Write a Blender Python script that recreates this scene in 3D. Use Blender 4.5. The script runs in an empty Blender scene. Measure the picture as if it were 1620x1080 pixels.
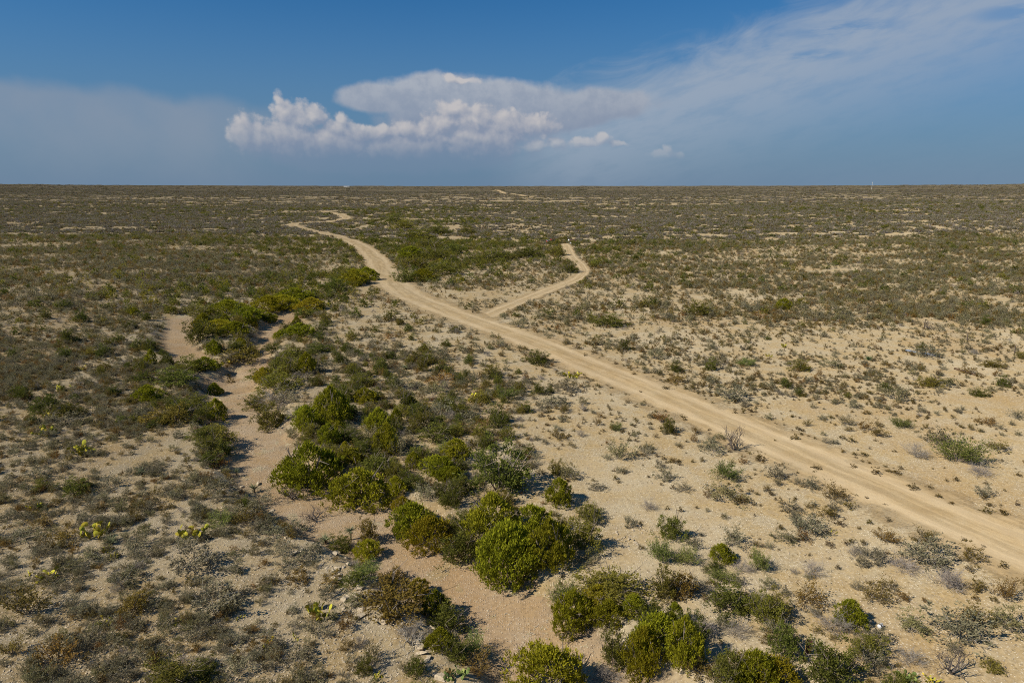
import bpy, math, random
import numpy as np

sc = bpy.context.scene
R = math.radians

# ------------------------------------------------------------------ camera
CAM_H = 25.0
FOC = 1080.0                       # focal length in photo pixels (1620 wide)
PITCH = math.atan((540 - 292.8) / FOC)
cam_d = bpy.data.cameras.new("camera")
cam_d.sensor_width = 36.0
cam_d.lens = 36.0 * FOC / 1620.0
cam_d.clip_start = 0.5
cam_d.clip_end = 60000.0
cam = bpy.data.objects.new("camera", cam_d)
cam.location = (0, 0, CAM_H)
cam.rotation_euler = (math.pi / 2 - PITCH, 0, 0)
sc.collection.objects.link(cam)
sc.camera = cam
sc.render.resolution_x, sc.render.resolution_y = 1024, 682

CP, SP = math.cos(PITCH), math.sin(PITCH)


def pix_dir(px, py):
    a = (px - 810.0) / FOC
    b = (540.0 - py) / FOC
    return (a, CP + b * SP, -SP + b * CP)


# ------------------------------------------------------------------ exposure
vs = sc.view_settings
sc.display_settings.display_device = 'sRGB'
vs.view_transform = 'Standard'
vs.look = 'None'
vs.exposure = 0.10
vs.gamma = 1.0
vs.use_curve_mapping = False
sc.cycles.use_denoising = False
sc.cycles.use_adaptive_sampling = True
sc.cycles.adaptive_threshold = 0.012
sc.cycles.adaptive_min_samples = 24
sc.cycles.filter_width = 1.0
sc.cycles.max_bounces = 4
sc.cycles.diffuse_bounces = 2
sc.cycles.glossy_bounces = 1
sc.cycles.transmission_bounces = 2
sc.cycles.transparent_max_bounces = 6
sc.cycles.volume_bounces = 0

# ------------------------------------------------------------------ sun
SUN_EL = 40.0
SUN_AZ = math.atan2(-0.90, -0.42)          # compass-like angle from +Y towards +X
sun_d = bpy.data.lights.new("sun", 'SUN')
sun_d.energy = 5.0
sun_d.angle = R(0.53)
sun_d.color = (1.0, 0.92, 0.77)
sun = bpy.data.objects.new("sun", sun_d)
sc.collection.objects.link(sun)
ce = math.cos(R(SUN_EL))
S = (math.sin(SUN_AZ) * ce, math.cos(SUN_AZ) * ce, math.sin(R(SUN_EL)))
from mathutils import Vector
sun.rotation_euler = Vector((-S[0], -S[1], -S[2])).to_track_quat('-Z', 'Y').to_euler()
sun.location = (-60, -30, 80)

# ------------------------------------------------------------------ world: sky with far cloud banks
world = bpy.data.worlds.new("World")
sc.world = world
world.cycles.sampling_method = 'MANUAL'
world.cycles.sample_map_resolution = 256
world.use_nodes = True


class NT:
    """small helper for node trees"""

    def __init__(self, tree):
        self.t = tree
        self.n = tree.nodes
        self.l = tree.links

    def put(self, sock, v):
        if hasattr(v, "is_output") or isinstance(v, bpy.types.NodeSocket):
            self.l.new(v, sock)
        else:
            sock.default_value = v

    def node(self, typ, **kw):
        nd = self.n.new(typ)
        for k, v in kw.items():
            setattr(nd, k, v)
        return nd

    def m(self, op, a, b=0.0, c=None, clamp=False):
        nd = self.n.new('ShaderNodeMath')
        nd.operation = op
        nd.use_clamp = clamp
        self.put(nd.inputs[0], a)
        self.put(nd.inputs[1], b)
        if c is not None:
            self.put(nd.inputs[2], c)
        return nd.outputs[0]

    def v(self, op, a, b=None):
        nd = self.n.new('ShaderNodeVectorMath')
        nd.operation = op
        self.put(nd.inputs[0], a)
        if b is not None:
            self.put(nd.inputs[1], b)
        return nd.outputs['Value'] if op in ('LENGTH', 'DOT_PRODUCT', 'DISTANCE') else nd.outputs['Vector']

    def mix(self, f, a, b, blend='MIX'):
        nd = self.n.new('ShaderNodeMix')
        nd.data_type = 'RGBA'
        nd.blend_type = blend
        nd.clamp_factor = True
        self.put(nd.inputs[0], f)
        self.put(nd.inputs[6], a)
        self.put(nd.inputs[7], b)
        return nd.outputs[2]

    def ss(self, x, lo, hi, a=0.0, b=1.0):
        nd = self.n.new('ShaderNodeMapRange')
        nd.interpolation_type = 'SMOOTHSTEP'
        self.put(nd.inputs[0], x)
        nd.inputs[1].default_value = lo
        nd.inputs[2].default_value = hi
        nd.inputs[3].default_value = a
        nd.inputs[4].default_value = b
        return nd.outputs[0]

    def noise(self, vec, scale, detail=4.0, rough=0.55, dist=0.0, typ='FBM', dim='2D'):
        nd = self.n.new('ShaderNodeTexNoise')
        nd.noise_dimensions = dim
        nd.noise_type = typ
        if vec is not None:
            self.l.new(vec, nd.inputs['Vector'])
        nd.inputs['Scale'].default_value = scale
        nd.inputs['Detail'].default_value = detail
        nd.inputs['Roughness'].default_value = rough
        nd.inputs['Distortion'].default_value = dist
        return nd.outputs[0]

    def voro(self, vec, scale, feature='F1', rnd=1.0, out='Distance', smooth=0.5):
        nd = self.n.new('ShaderNodeTexVoronoi')
        nd.feature = feature
        nd.voronoi_dimensions = '2D'
        if vec is not None:
            self.l.new(vec, nd.inputs['Vector'])
        nd.inputs['Scale'].default_value = scale
        nd.inputs['Randomness'].default_value = rnd
        if feature == 'SMOOTH_F1':
            nd.inputs['Smoothness'].default_value = smooth
        return nd.outputs[out]


UNIT = 0.1          # cloud coordinates: 1 unit = 0.1 rad


def cloud_uv(px, py):
    x, y, z = pix_dir(px, py)
    return (math.atan2(x, y) / UNIT, math.atan2(z, math.hypot(x, y)) / UNIT)


def blob_field(T, uv, blobs, k):
    """smooth union of ellipses (px, py, rx, ry): >0 inside"""
    out = None
    for (px, py, rx, ry) in blobs:
        u, w = cloud_uv(px, py)
        d = T.v('SUBTRACT', uv, (u, w, 0))
        d = T.v('MULTIPLY', d, (108.0 / rx, 108.0 / ry, 0))
        h = T.m('SUBTRACT', 1.0, T.v('LENGTH', d))
        out = h if out is None else T.m('SMOOTH_MAX', out, h, k)
    return out


def build_world():
    t = world.node_tree
    t.nodes.clear()
    T = NT(t)
    out = T.node('ShaderNodeOutputWorld')
    bg = T.node('ShaderNodeBackground')
    t.links.new(bg.outputs[0], out.inputs[0])
    sky = T.node('ShaderNodeTexSky')
    sky.sky_type = 'NISHITA'
    sky.sun_disc = False
    sky.sun_elevation = R(SUN_EL)
    sky.sun_rotation = SUN_AZ % (2 * math.pi)
    sky.altitude = 400.0
    sky.air_density = 1.0
    sky.dust_density = 0.6
    sky.ozone_density = 2.2

    tc = T.node('ShaderNodeTexCoord')
    D = tc.outputs['Generated']
    sp = T.node('ShaderNodeSeparateXYZ')
    t.links.new(D, sp.inputs[0])
    X, Y, Z = sp.outputs
    az = T.m('MULTIPLY', T.m('ARCTAN2', X, Y), 1.0 / UNIT)
    el = T.m('MULTIPLY', T.m('ARCSINE', Z), 1.0 / UNIT)
    cmb = T.node('ShaderNodeCombineXYZ')
    t.links.new(az, cmb.inputs[0])
    t.links.new(el, cmb.inputs[1])
    UV = cmb.outputs[0]

    # clear sky, hazier and greyer towards the horizon (dust in the air)
    clear = T.mix(1.0, sky.outputs[0], SKY_TINT, 'MULTIPLY')
    hz = T.ss(el, -0.3, 3.2, 1.0, 0.0)
    hz = T.m('POWER', hz, 1.25)
    base = T.mix(T.m('MULTIPLY', hz, 0.93), clear, (HZ[0] * SKY_INV, HZ[1] * SKY_INV, HZ[2] * SKY_INV, 1))

    # cumulus field, evaluated twice for self shading
    grp = bpy.data.node_groups.new("cumulus_field", 'ShaderNodeTree')
    grp.interface.new_socket("uv", in_out='INPUT', socket_type='NodeSocketVector')
    grp.interface.new_socket("h", in_out='OUTPUT', socket_type='NodeSocketFloat')
    G = NT(grp)
    gi = G.node('NodeGroupInput')
    go = G.node('NodeGroupOutput')
    uvi = gi.outputs[0]
    wob = G.node('ShaderNodeTexNoise')
    wob.inputs['Scale'].default_value = 2.6
    wob.inputs['Detail'].default_value = 2.0
    grp.links.new(uvi, wob.inputs['Vector'])
    dv = G.v('MULTIPLY', G.v('SUBTRACT', wob.outputs['Color'], (0.5, 0.5, 0.5)), (0.16, 0.16, 0))
    p = G.v('ADD', uvi, dv)
    blobs = [(384, 212, 24, 34), (408, 222, 36, 26), (441, 156, 10, 15), (450, 176, 21, 22), (470, 190, 40, 30), (497, 184, 24, 20),
             (452, 215, 70, 34), (540, 190, 13, 12), (536, 205, 32, 20), (568, 210, 34, 16), (520, 228, 90, 24),
             (606, 209, 30, 14), (640, 205, 26, 16), (668, 210, 36, 18), (700, 196, 40, 24), (752, 190, 46, 30), (640, 232, 100, 20), (760, 222, 90, 34),
             (800, 198, 50, 26), (850, 196, 40, 20), (720, 172, 40, 16), (858, 215, 8, 8), (846, 232, 26, 12), (880, 226, 26, 12), (925, 226, 30, 10), (952, 221, 18, 9), (975, 228, 20, 7),
             (1056, 238, 9, 9), (1052, 244, 30, 7), (735, 126, 34, 6), (713, 124, 15, 7)]
    h = blob_field(G, p, blobs, 0.16)
    b1 = G.voro(p, 5.2, 'SMOOTH_F1', 1.0, smooth=0.35)
    b2 = G.voro(p, 12.0, 'SMOOTH_F1', 1.0, smooth=0.3)
    n1 = G.noise(uvi, 6.0, 7.0, 0.62)
    h = G.m('ADD', h, G.m('MULTIPLY', G.m('SUBTRACT', 0.45, b1), 0.34))
    h = G.m('ADD', h, G.m('MULTIPLY', G.m('SUBTRACT', 0.45, b2), 0.24))
    h = G.m('ADD', h, G.m('MULTIPLY', G.m('SUBTRACT', n1, 0.5), 0.85))
    grp.links.new(h, go.inputs[0])

    def cum(vec):
        g = T.node('ShaderNodeGroup')
        g.node_tree = grp
        T.l.new(vec, g.inputs[0])
        return g.outputs[0]
    h0 = cum(UV)
    h1 = cum(T.v('ADD', UV, (-0.075, 0.085, 0)))
    a_c = T.ss(h0, -0.04, 0.52)
    fade = T.ss(el, 0.22, 0.85)
    a_c = T.m('MULTIPLY', a_c, fade)
    lit = T.m('ADD', 0.46, T.m('MULTIPLY', T.m('SUBTRACT', h0, h1), 0.8))
    lit = T.m('ADD', lit, T.ss(el, 0.5, 1.6, -0.18, 0.18), clamp=True)
    col_c = T.mix(lit, CL_SH, CL_LT)

    # anvil, smooth sheet above the cumulus
    nA = T.noise(UV, 2.2, 5.0, 0.55)
    hA = blob_field(T, UV, [(600, 155, 64, 24), (690, 150, 100, 34), (790, 160, 120, 34), (860, 175, 90, 34), (740, 200, 150, 46), (900, 188, 70, 16), (950, 165, 90, 26), (620, 240, 230, 40)], 0.3)
    hA = T.m('ADD', hA, T.m('MULTIPLY', T.m('SUBTRACT', nA, 0.5), 0.55))
    a_a = T.m('MULTIPLY', T.ss(hA, -0.05, 0.3, 0.0, 0.92), T.ss(el, -0.1, 0.9, 0.1, 1.0))
    nA2 = T.noise(UV, 4.0, 5.0, 0.6)
    col_a = T.mix(T.m('MULTIPLY', T.ss(el, 0.4, 1.6), T.ss(nA2, 0.3, 0.7, 0.6, 1.0)), CL_SH2, CL_AN)

    # high veil rising to one side (spread from the anvil) with streaks along it
    u0, v0 = cloud_uv(860, 140)
    u1, v1 = cloud_uv(1330, -16)
    L = math.hypot(u1 - u0, v1 - v0)
    du, dw = (u1 - u0) / L, (v1 - v0) / L
    rel = T.v('SUBTRACT', UV, (u0, v0, 0))
    s_ = T.v('DOT_PRODUCT', rel, (du, dw, 0))
    n_ = T.v('DOT_PRODUCT', rel, (-dw, du, 0))      # >0 above the line
    cst = T.node('ShaderNodeCombineXYZ')
    T.l.new(T.m('MULTIPLY', s_, 0.32), cst.inputs[0])
    T.l.new(n_, cst.inputs[1])
    st = T.noise(cst.outputs[0], 2.4, 6.0, 0.6, 0.5)
    edge = T.m('ADD', n_, T.m('MULTIPLY', T.m('SUBTRACT', st, 0.5), 1.0))
    a_v = T.m('MULTIPLY', T.ss(edge, -0.55, 0.18, 1.0, 0.0), T.ss(n_, -2.0, -0.5, 0.12, 1.0))
    a_v = T.m('MULTIPLY', a_v, T.ss(s_, -1.3, 0.5))
    st2 = T.noise(cst.outputs[0], 5.0, 5.0, 0.6)
    a_v = T.m('MULTIPLY', a_v, T.ss(st2, 0.2, 0.62, 0.55, 0.82))
    cpt = T.node('ShaderNodeCombineXYZ')
    T.l.new(az, cpt.inputs[0])
    T.l.new(T.m('MULTIPLY', el, 4.5), cpt.inputs[1])
    gaps = T.noise(cpt.outputs[0], 0.9, 5.0, 0.6)
    gap_z = blob_field(T, UV, [(1340, 46, 90, 16), (1285, 88, 60, 10), (1600, 20, 60, 14)], 0.1)
    gapm = T.m('MULTIPLY', T.ss(gap_z, 0.0, 0.8), T.ss(gaps, 0.42, 0.6))
    a_v = T.m('MULTIPLY', a_v, T.m('SUBTRACT', 1.0, T.m('MULTIPLY', gapm, 0.55)))

    # veil on the other side with a soft top edge
    nl = T.noise(UV, 1.1, 4.0, 0.5)
    top = T.m('ADD', el, T.m('MULTIPLY', T.m('SUBTRACT', nl, 0.5), 0.35))
    top = T.m('ADD', top, T.m('MULTIPLY', az, 0.055))
    _, vl = cloud_uv(150, 136)
    vl += cloud_uv(150, 136)[0] * 0.055
    a_l = T.m('MULTIPLY', T.ss(top, vl - 0.16, vl + 0.06, 1.0, 0.0), T.ss(az, -4.2, -2.2, 1.0, 0.0))
    a_l = T.m('MULTIPLY', a_l, T.ss(top, vl - 1.35, vl - 0.2, 0.1, 0.68))
    a_l = T.m('MULTIPLY', a_l, T.ss(nl, 0.25, 0.7, 0.75, 1.0))

    c0 = T.mix(a_l, base, CL_VEIL)
    c1 = T.mix(a_v, c0, CL_VEIL2)
    c2 = T.mix(a_a, c1, col_a)
    c3 = T.mix(T.m('MULTIPLY', a_c, 0.85), c2, col_c)
    dn = T.ss(el, -0.6, -0.1, 1.0, 0.0)          # below the horizon: plain dusty ground colour
    gcol = (0.22 * SKY_INV, 0.18 * SKY_INV, 0.12 * SKY_INV, 1)
    t.links.new(T.mix(dn, c1, gcol), bg.inputs[0])
    bg.inputs[1].default_value = SKY_STR
    # the cloud bank's own nodes are only evaluated in its part of the sky (cheaper)
    bg2 = T.node('ShaderNodeBackground')
    t.links.new(T.mix(dn, c3, gcol), bg2.inputs[0])
    bg2.inputs[1].default_value = SKY_STR
    inz = T.m('MULTIPLY', T.m('LESS_THAN', T.m('ABSOLUTE', T.m('ADD', az, 0.85)), 3.9), T.m('LESS_THAN', T.m('ABSOLUTE', T.m('SUBTRACT', el, 0.9)), 1.1))
    ms = T.node('ShaderNodeMixShader')
    t.links.new(inz, ms.inputs[0])
    t.links.new(bg.outputs[0], ms.inputs[1])
    t.links.new(bg2.outputs[0], ms.inputs[2])
    t.links.new(ms.outputs[0], out.inputs[0])


SKY_STR = 0.10
SKY_INV = 0.933 / SKY_STR


def lin(r, g, b, k=1.0):
    f = lambda c: ((c / 255.0 + 0.055) / 1.055) ** 2.4 if c > 10 else c / 255.0 / 12.92
    return (f(r) * k, f(g) * k, f(b) * k, 1)


SKY_TINT = (0.135, 0.467, 0.737, 1)
HZ = lin(107, 130, 157)
CL_LT = lin(197, 193, 193, SKY_INV)
CL_SH = lin(136, 147, 168, SKY_INV)
CL_AN = lin(176, 181, 190, SKY_INV)
CL_SH2 = lin(122, 138, 163, SKY_INV)
CL_VEIL = lin(140, 151, 167, SKY_INV)
CL_VEIL2 = lin(158, 170, 186, SKY_INV)
build_world()

# ------------------------------------------------------------------ terrain
rng = np.random.default_rng(11)
random.seed(5)


def _hash(ix, iy, seed):
    n = (ix.astype(np.int64) * 374761393 + iy.astype(np.int64) * 668265263 + seed * 1274126177) & 0x7fffffff
    n = ((n ^ (n >> 13)) * 1274126177) & 0x7fffffff
    return ((n ^ (n >> 16)) & 0xffff) / 65535.0


def vnoise(x, y, seed=0):
    x = np.asarray(x, float)
    y = np.asarray(y, float)
    ix, iy = np.floor(x), np.floor(y)
    fx, fy = x - ix, y - iy
    fx = fx * fx * (3 - 2 * fx)
    fy = fy * fy * (3 - 2 * fy)
    a = _hash(ix, iy, seed)
    b = _hash(ix + 1, iy, seed)
    c = _hash(ix, iy + 1, seed)
    d = _hash(ix + 1, iy + 1, seed)
    return (a * (1 - fx) + b * fx) * (1 - fy) + (c * (1 - fx) + d * fx) * fy - 0.5


def fbm(x, y, seed=0, octv=3):
    r = 0
    a = 1.0
    for i in range(octv):
        r = r + a * vnoise(x * 2 ** i, y * 2 ** i, seed + i * 7)
        a *= 0.5
    return r


def smooth(t):
    t = np.clip(t, 0, 1)
    return t * t * (3 - 2 * t)


def base_z(x, y):
    x = np.asarray(x, float)
    y = np.asarray(y, float)
    yy = np.maximum(y, 1.0)
    amp = 0.5 + 1.9 * smooth((yy - 90) / 250) + 3.2 * smooth((yy - 350) / 1400) + 9 * smooth((yy - 2000) / 6000)
    z = amp * fbm(x / 170.0 + 3.1, y / 85.0 + 1.7, 3, 3)
    z = z + (0.3 + 1.0 * smooth((yy - 110) / 250)) * fbm(x / 60.0, y / 30.0, 21, 2)
    z = z + 8.0 * smooth((yy - 900) / 2500) * fbm(x / 900.0, y / 420.0, 41, 2)
    # ground rises a little to both sides far out
    z = z + 0.0042 * np.maximum(np.minimum(yy, 7000) - 300, 0) * np.clip((x / (0.75 * yy + 20)) ** 2, 0, 1.4)
    # a broad low hill on one side, a long low rise on the other
    z = z + 3.0 * smooth((-x - 12 - 0.22 * yy) / 55.0) * smooth((yy - 50) / 90) * smooth((520 - yy) / 260)
    z = z + 4.5 * smooth((x - 0.30 * yy) / (0.30 * yy + 25)) * smooth((yy - 220) / 200) * smooth((1300 - yy) / 600)
    # the side slope beside the wash
    z = z + 0.5 * smooth((-x - 6 - 0.16 * (yy - 40)) / 16.0) * smooth((170 - yy) / 120)
    return z


def seg_dist(x, y, P, W, reach=12.0):
    """distance of points to a polyline P (n,2) with half width W per vertex; points further than reach from its box stay far"""
    P = np.asarray(P, float)
    best = np.full(np.shape(x), 1e6)
    wid = np.zeros(np.shape(x))
    CH = 6
    for j in range(0, len(P) - 1, CH):
        Q = P[j:j + CH + 1]
        m0 = np.nonzero((x > Q[:, 0].min() - reach) & (x < Q[:, 0].max() + reach) & (y > Q[:, 1].min() - reach) & (y < Q[:, 1].max() + reach))[0]
        if not len(m0):
            continue
        xs, ys, bs, wd = x[m0], y[m0], best[m0], wid[m0]
        for i in range(len(Q) - 1):
            a, b = Q[i], Q[i + 1]
            d = b - a
            L2 = max((d ** 2).sum(), 1e-9)
            t = np.clip(((xs - a[0]) * d[0] + (ys - a[1]) * d[1]) / L2, 0, 1)
            q = np.hypot(xs - a[0] - t * d[0], ys - a[1] - t * d[1])
            m = q < bs
            bs = np.where(m, q, bs)
            wd = np.where(m, W[j + i] * (1 - t) + W[j + i + 1] * t, wd)
        best[m0] = bs
        wid[m0] = wd
    return best, wid


def ray_ground(px, py, zf):
    """photo pixels -> points on the land (arrays)"""
    px = np.atleast_1d(np.asarray(px, float))
    py = np.atleast_1d(np.asarray(py, float))
    a = (px - 810.0) / FOC
    b = (540.0 - py) / FOC
    dx, dy, dz = a, CP + b * SP, -SP + b * CP
    n = len(px)
    t = np.maximum(15.0, 0.5 * CAM_H / np.maximum(-dz, 0.003))
    lo = t.copy()
    hi = np.full(n, 9000.0)
    live = np.ones(n, bool)
    for _ in range(420):
        i = np.nonzero(live)[0]
        if not len(i):
            break
        below = CAM_H + dz[i] * t[i] < zf(dx[i] * t[i], dy[i] * t[i])
        hit = i[below]
        hi[hit] = t[hit]
        live[hit] = False
        go = i[~below]
        lo[go] = t[go]
        t[go] *= 1.02
        out = go[t[go] > 12000]
        live[out] = False
        lo[out] = hi[out]
    for _ in range(20):
        m = 0.5 * (lo + hi)
        below = CAM_H + dz * m < zf(dx * m, dy * m)
        hi = np.where(below, m, hi)
        lo = np.where(below, lo, m)
    return np.stack([dx * hi, dy * hi], 1)


def spline(pts, step):
    """Catmull-Rom through (x, y, w) points, resampled"""
    pts = [np.asarray(p, float) for p in pts]
    P = [2 * pts[0] - pts[1]] + pts + [2 * pts[-1] - pts[-2]]
    out = []
    for i in range(1, len(P) - 2):
        p0, p1, p2, p3 = P[i - 1:i + 3]
        n = max(2, int(np.hypot(*(p2 - p1)[:2]) / step))
        for k in range(n):
            t = k / n
            out.append(0.5 * ((2 * p1) + (-p0 + p2) * t + (2 * p0 - 5 * p1 + 4 * p2 - p3) * t * t + (-p0 + 3 * p1 - 3 * p2 + p3) * t ** 3))
    out.append(pts[-1])
    return np.array(out)


def from_px(lst, step=2.0):
    """(px, py, half width px) or (px, py, ('m', width)) -> world spline with half widths in metres"""
    g = ray_ground([q[0] for q in lst], [q[1] for q in lst], base_z)
    return spline([(p[0], p[1], q[2]) for p, q in zip(g, lst)], step)


WASH = from_px([(985, 1150, 3.58), (925, 1075, 3.58), (845, 992, 3.47), (742, 915, 3.47), (640, 852, 3.3), (560, 810, 3.5), (482, 776, 3.25), (430, 735, 3.14),
                (405, 690, 3.0), (388, 650, 3.14), (372, 620, 3.58), (368, 592, 3.36), (392, 572, 2.24), (409, 552, 1.68), (418, 530, 1.68), (440, 502, 2.24), (470, 488, 1.68)])
WASH2 = from_px([(366, 598, 2.24), (330, 578, 2.69), (300, 562, 2.24), (285, 545, 2.13), (280, 526, 2.02), (288, 502, 2.24)])
ROAD = from_px([(1740, 925, 3.0), (1620, 872, 3.0), (1540, 838, 3.0), (1465, 806, 3.0), (1407, 780, 3.0), (1340, 752, 3.0), (1215, 698, 3.0), (1120, 657, 3.0), (1035, 620, 3.0), (940, 582, 3.0),
                (847, 543, 3.0), (780, 519, 3.0), (735, 503, 3.0), (690, 486, 3.2), (650, 469, 3.4), (621, 449, 3.9), (606, 429, 3.9), (592, 408, 3.7), (572, 391, 3.4), (545, 379, 3.4),
                (510, 369, 3.4), (480, 362, 3.7), (461, 357.5, 3.9), (466, 354.5, 3.9), (492, 353, 3.7), (522, 351, 3.9), (543, 347.5, 3.9), (547, 344, 4.1), (538, 340, 4.1), (520, 337, 3.9), (508, 335.5, 3.7)])
TRACK = from_px([(752, 508, 2.2), (800, 487, 1.9), (850, 466, 1.8), (888, 452, 1.8), (908, 444, 1.7), (919, 437, 1.7), (924, 430, 1.7), (921, 423, 1.7), (914, 415, 1.7), (904, 406, 1.8), (898, 394, 1.9), (893, 386, 1.6)])
TRAIL = from_px([(955, 476, 0.8), (946, 458, 0.8), (938, 444, 0.7), (926, 432, 0.7)])
FARROAD = [from_px([(842, 313, 5.0), (815, 309, 5.5), (797, 306, 6.5), (790, 303.5, 8.0), (783, 301.5, 5.5)], 6),
           from_px([(1040, 372, 2.0), (1080, 360, 2.2), (1118, 355, 2.0)], 3)]
BARE = []   # (x, y, rx, ry) bare pale patches
for px, py, wpx in [(742, 406, 10), (830, 392, 9), (862, 389, 11), (575, 332, 7), (925, 386, 12), (1040, 296, 14), (560, 296.5, 24), (590, 297, 22), (1130, 373, 22), (605, 350, 9)]:
    p = ray_ground(px, py, base_z)[0]
    d = math.hypot(p[0], p[1])
    w = wpx * d / FOC
    BARE.append((p[0], p[1], w, max(2.0, min(w * 1.6, 40))))


_WC = [(WASH[::2], 1.3), (WASH2[::2], 0.9)]


def terrain_z(x, y):
    x, y = np.broadcast_arrays(np.asarray(x, float), np.asarray(y, float))
    shp = x.shape
    x = x.ravel()
    y = y.ravel()
    z = base_z(x, y)
    m = (y < 290) & (y > 10)
    for P, dep in _WC:
        mm = m & (x > P[:, 0].min() - 8) & (x < P[:, 0].max() + 8) & (y < P[:, 1].max() + 10)
        if mm.any():
            xs, ys = x[mm], y[mm]
            q, w = seg_dist(xs, ys, P[:, :2], P[:, 2], 9.0)
            jit = 0.9 * vnoise(xs / 1.7, ys / 1.7, 77)
            z[mm] -= dep * (1 - smooth((q - w + 0.5 - jit) / 2.6)) * smooth((P[-1, 1] + 6 - ys) / 20.0)
    m = (y < 140) & (y > -60)
    if m.any():
        xs, ys = x[m], y[m]
        z[m] += (0.10 * fbm(xs / 2.2, ys / 2.2, 61, 3) + 0.05 * fbm(xs / 0.6, ys / 0.6, 71, 2)) * smooth((140 - ys) / 40)
    return z.reshape(shp) if shp else float(z[0])


def ground_pt(px, py):
    return ray_ground(px, py, terrain_z)[0]


def proj(x, y, z):
    """world -> photo pixels and depth"""
    dz = z - CAM_H
    f = y * CP - dz * SP
    up = y * SP + dz * CP
    f = np.maximum(f, 0.1)
    return 810 + FOC * x / f, 540 - FOC * up / f, f


# ------------------------------------------------------------------ mesh helpers
def tri_mesh(name, V, T, mats, mi=None, tint=None, smooth_shade=False, attr='tint'):
    V = np.asarray(V, np.float32)
    T = np.asarray(T, np.int32)
    me = bpy.data.meshes.new(name)
    me.vertices.add(len(V))
    me.vertices.foreach_set('co', V.ravel())
    me.loops.add(len(T) * 3)
    me.loops.foreach_set('vertex_index', T.ravel())
    me.polygons.add(len(T))
    me.polygons.foreach_set('loop_start', np.arange(0, len(T) * 3, 3, dtype=np.int32))
    for m in mats:
        me.materials.append(m)
    if mi is not None:
        me.polygons.foreach_set('material_index', np.asarray(mi, np.int32))
    if tint is not None:
        at = me.attributes.new(attr, 'FLOAT', 'POINT')
        at.data.foreach_set('value', np.asarray(tint, np.float32))
    me.polygons.foreach_set('use_smooth', np.full(len(T), smooth_shade))
    me.update(calc_edges=True)
    me.validate()
    return me


class Soup:
    """collects triangles"""

    def __init__(self):
        self.V, self.T, self.M, self.C, self.n = [], [], [], [], 0

    def add(self, V, T, mat=0, tint=0.5):
        V = np.asarray(V, float).reshape(-1, 3)
        T = np.asarray(T, int).reshape(-1, 3)
        self.V.append(V)
        self.T.append(T + self.n)
        self.M.append(np.full(len(T), mat))
        self.C.append(np.broadcast_to(np.asarray(tint, float), (len(V),)))
        self.n += len(V)

    def leaves(self, p, d, L, W, r, mat=0, tint=None):
        """one triangle per leaf; p base points, d directions"""
        n = len(p)
        d = d / np.maximum(np.linalg.norm(d, axis=1, keepdims=True), 1e-6)
        s = np.cross(d, r.normal(size=(n, 3)))
        s = s / np.maximum(np.linalg.norm(s, axis=1, keepdims=True), 1e-6)
        L = np.broadcast_to(L, (n,))[:, None]
        W = np.broadcast_to(W, (n,))[:, None]
        a = p - s * W * 0.5
        b = p + s * W * 0.5
        c = p + d * L
        V = np.stack([a, b, c], 1).reshape(-1, 3)
        T = np.arange(3 * n).reshape(-1, 3)
        tint = r.random(n) if tint is None else tint
        self.add(V, T, mat, np.repeat(tint, 3))

    def tube(self, pts, rad, mat=0, sides=3, tint=0.5):
        pts = np.asarray(pts, float)
        n = len(pts)
        rad = np.broadcast_to(rad, (n,))
        V = []
        for i in range(n):
            d = pts[min(i + 1, n - 1)] - pts[max(i - 1, 0)]
            d = d / max(np.linalg.norm(d), 1e-9)
            a = np.cross(d, (0, 0, 1) if abs(d[2]) < 0.9 else (1, 0, 0))
            a = a / np.linalg.norm(a)
            b = np.cross(d, a)
            for k in range(sides):
                t = 2 * math.pi * k / sides
                V.append(pts[i] + rad[i] * (a * math.cos(t) + b * math.sin(t)))
        T = []
        for i in range(n - 1):
            for k in range(sides):
                q = i * sides
                k2 = (k + 1) % sides
                T += [(q + k, q + k2, q + sides + k), (q + k2, q + sides + k2, q + sides + k)]
        for k in range(1, sides - 1):
            T.append((0, k + 1, k))
            e = (n - 1) * sides
            T.append((e, e + k, e + k + 1))
        self.add(V, T, mat, tint)

    def box(self, lo, hi, mat=0, tint=0.5):
        x0, y0, z0 = lo
        x1, y1, z1 = hi
        V = [(x0, y0, z0), (x1, y0, z0), (x1, y1, z0), (x0, y1, z0), (x0, y0, z1), (x1, y0, z1), (x1, y1, z1), (x0, y1, z1)]
        Q = [(0, 3, 2, 1), (4, 5, 6, 7), (0, 1, 5, 4), (1, 2, 6, 5), (2, 3, 7, 6), (3, 0, 4, 7)]
        T = []
        for a, b, c, d in Q:
            T += [(a, b, c), (a, c, d)]
        self.add(V, T, mat, tint)

    def prism(self, prof, y0, y1, mat=0, tint=0.5):
        """profile in xz (convex-ish fan), extruded along y"""
        n = len(prof)
        V = [(x, y0, z) for x, z in prof] + [(x, y1, z) for x, z in prof]
        T = []
        for i in range(n):
            j = (i + 1) % n
            T += [(i, j, n + j), (i, n + j, n + i)]
        for i in range(1, n - 1):
            T += [(0, i + 1, i), (n, n + i, n + i + 1)]
        self.add(V, T, mat, tint)

    def mesh(self, name, mats, smooth_shade=False):
        if not self.V:
            return None
        return tri_mesh(name, np.concatenate(self.V), np.concatenate(self.T), mats, np.concatenate(self.M), np.concatenate(self.C), smooth_shade)


# ------------------------------------------------------------------ materials
def new_mat(name):
    m = bpy.data.materials.new(name)
    m.use_nodes = True
    m.node_tree.nodes.clear()
    T = NT(m.node_tree)
    T.out = T.node('ShaderNodeOutputMaterial')
    return m, T


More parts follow.
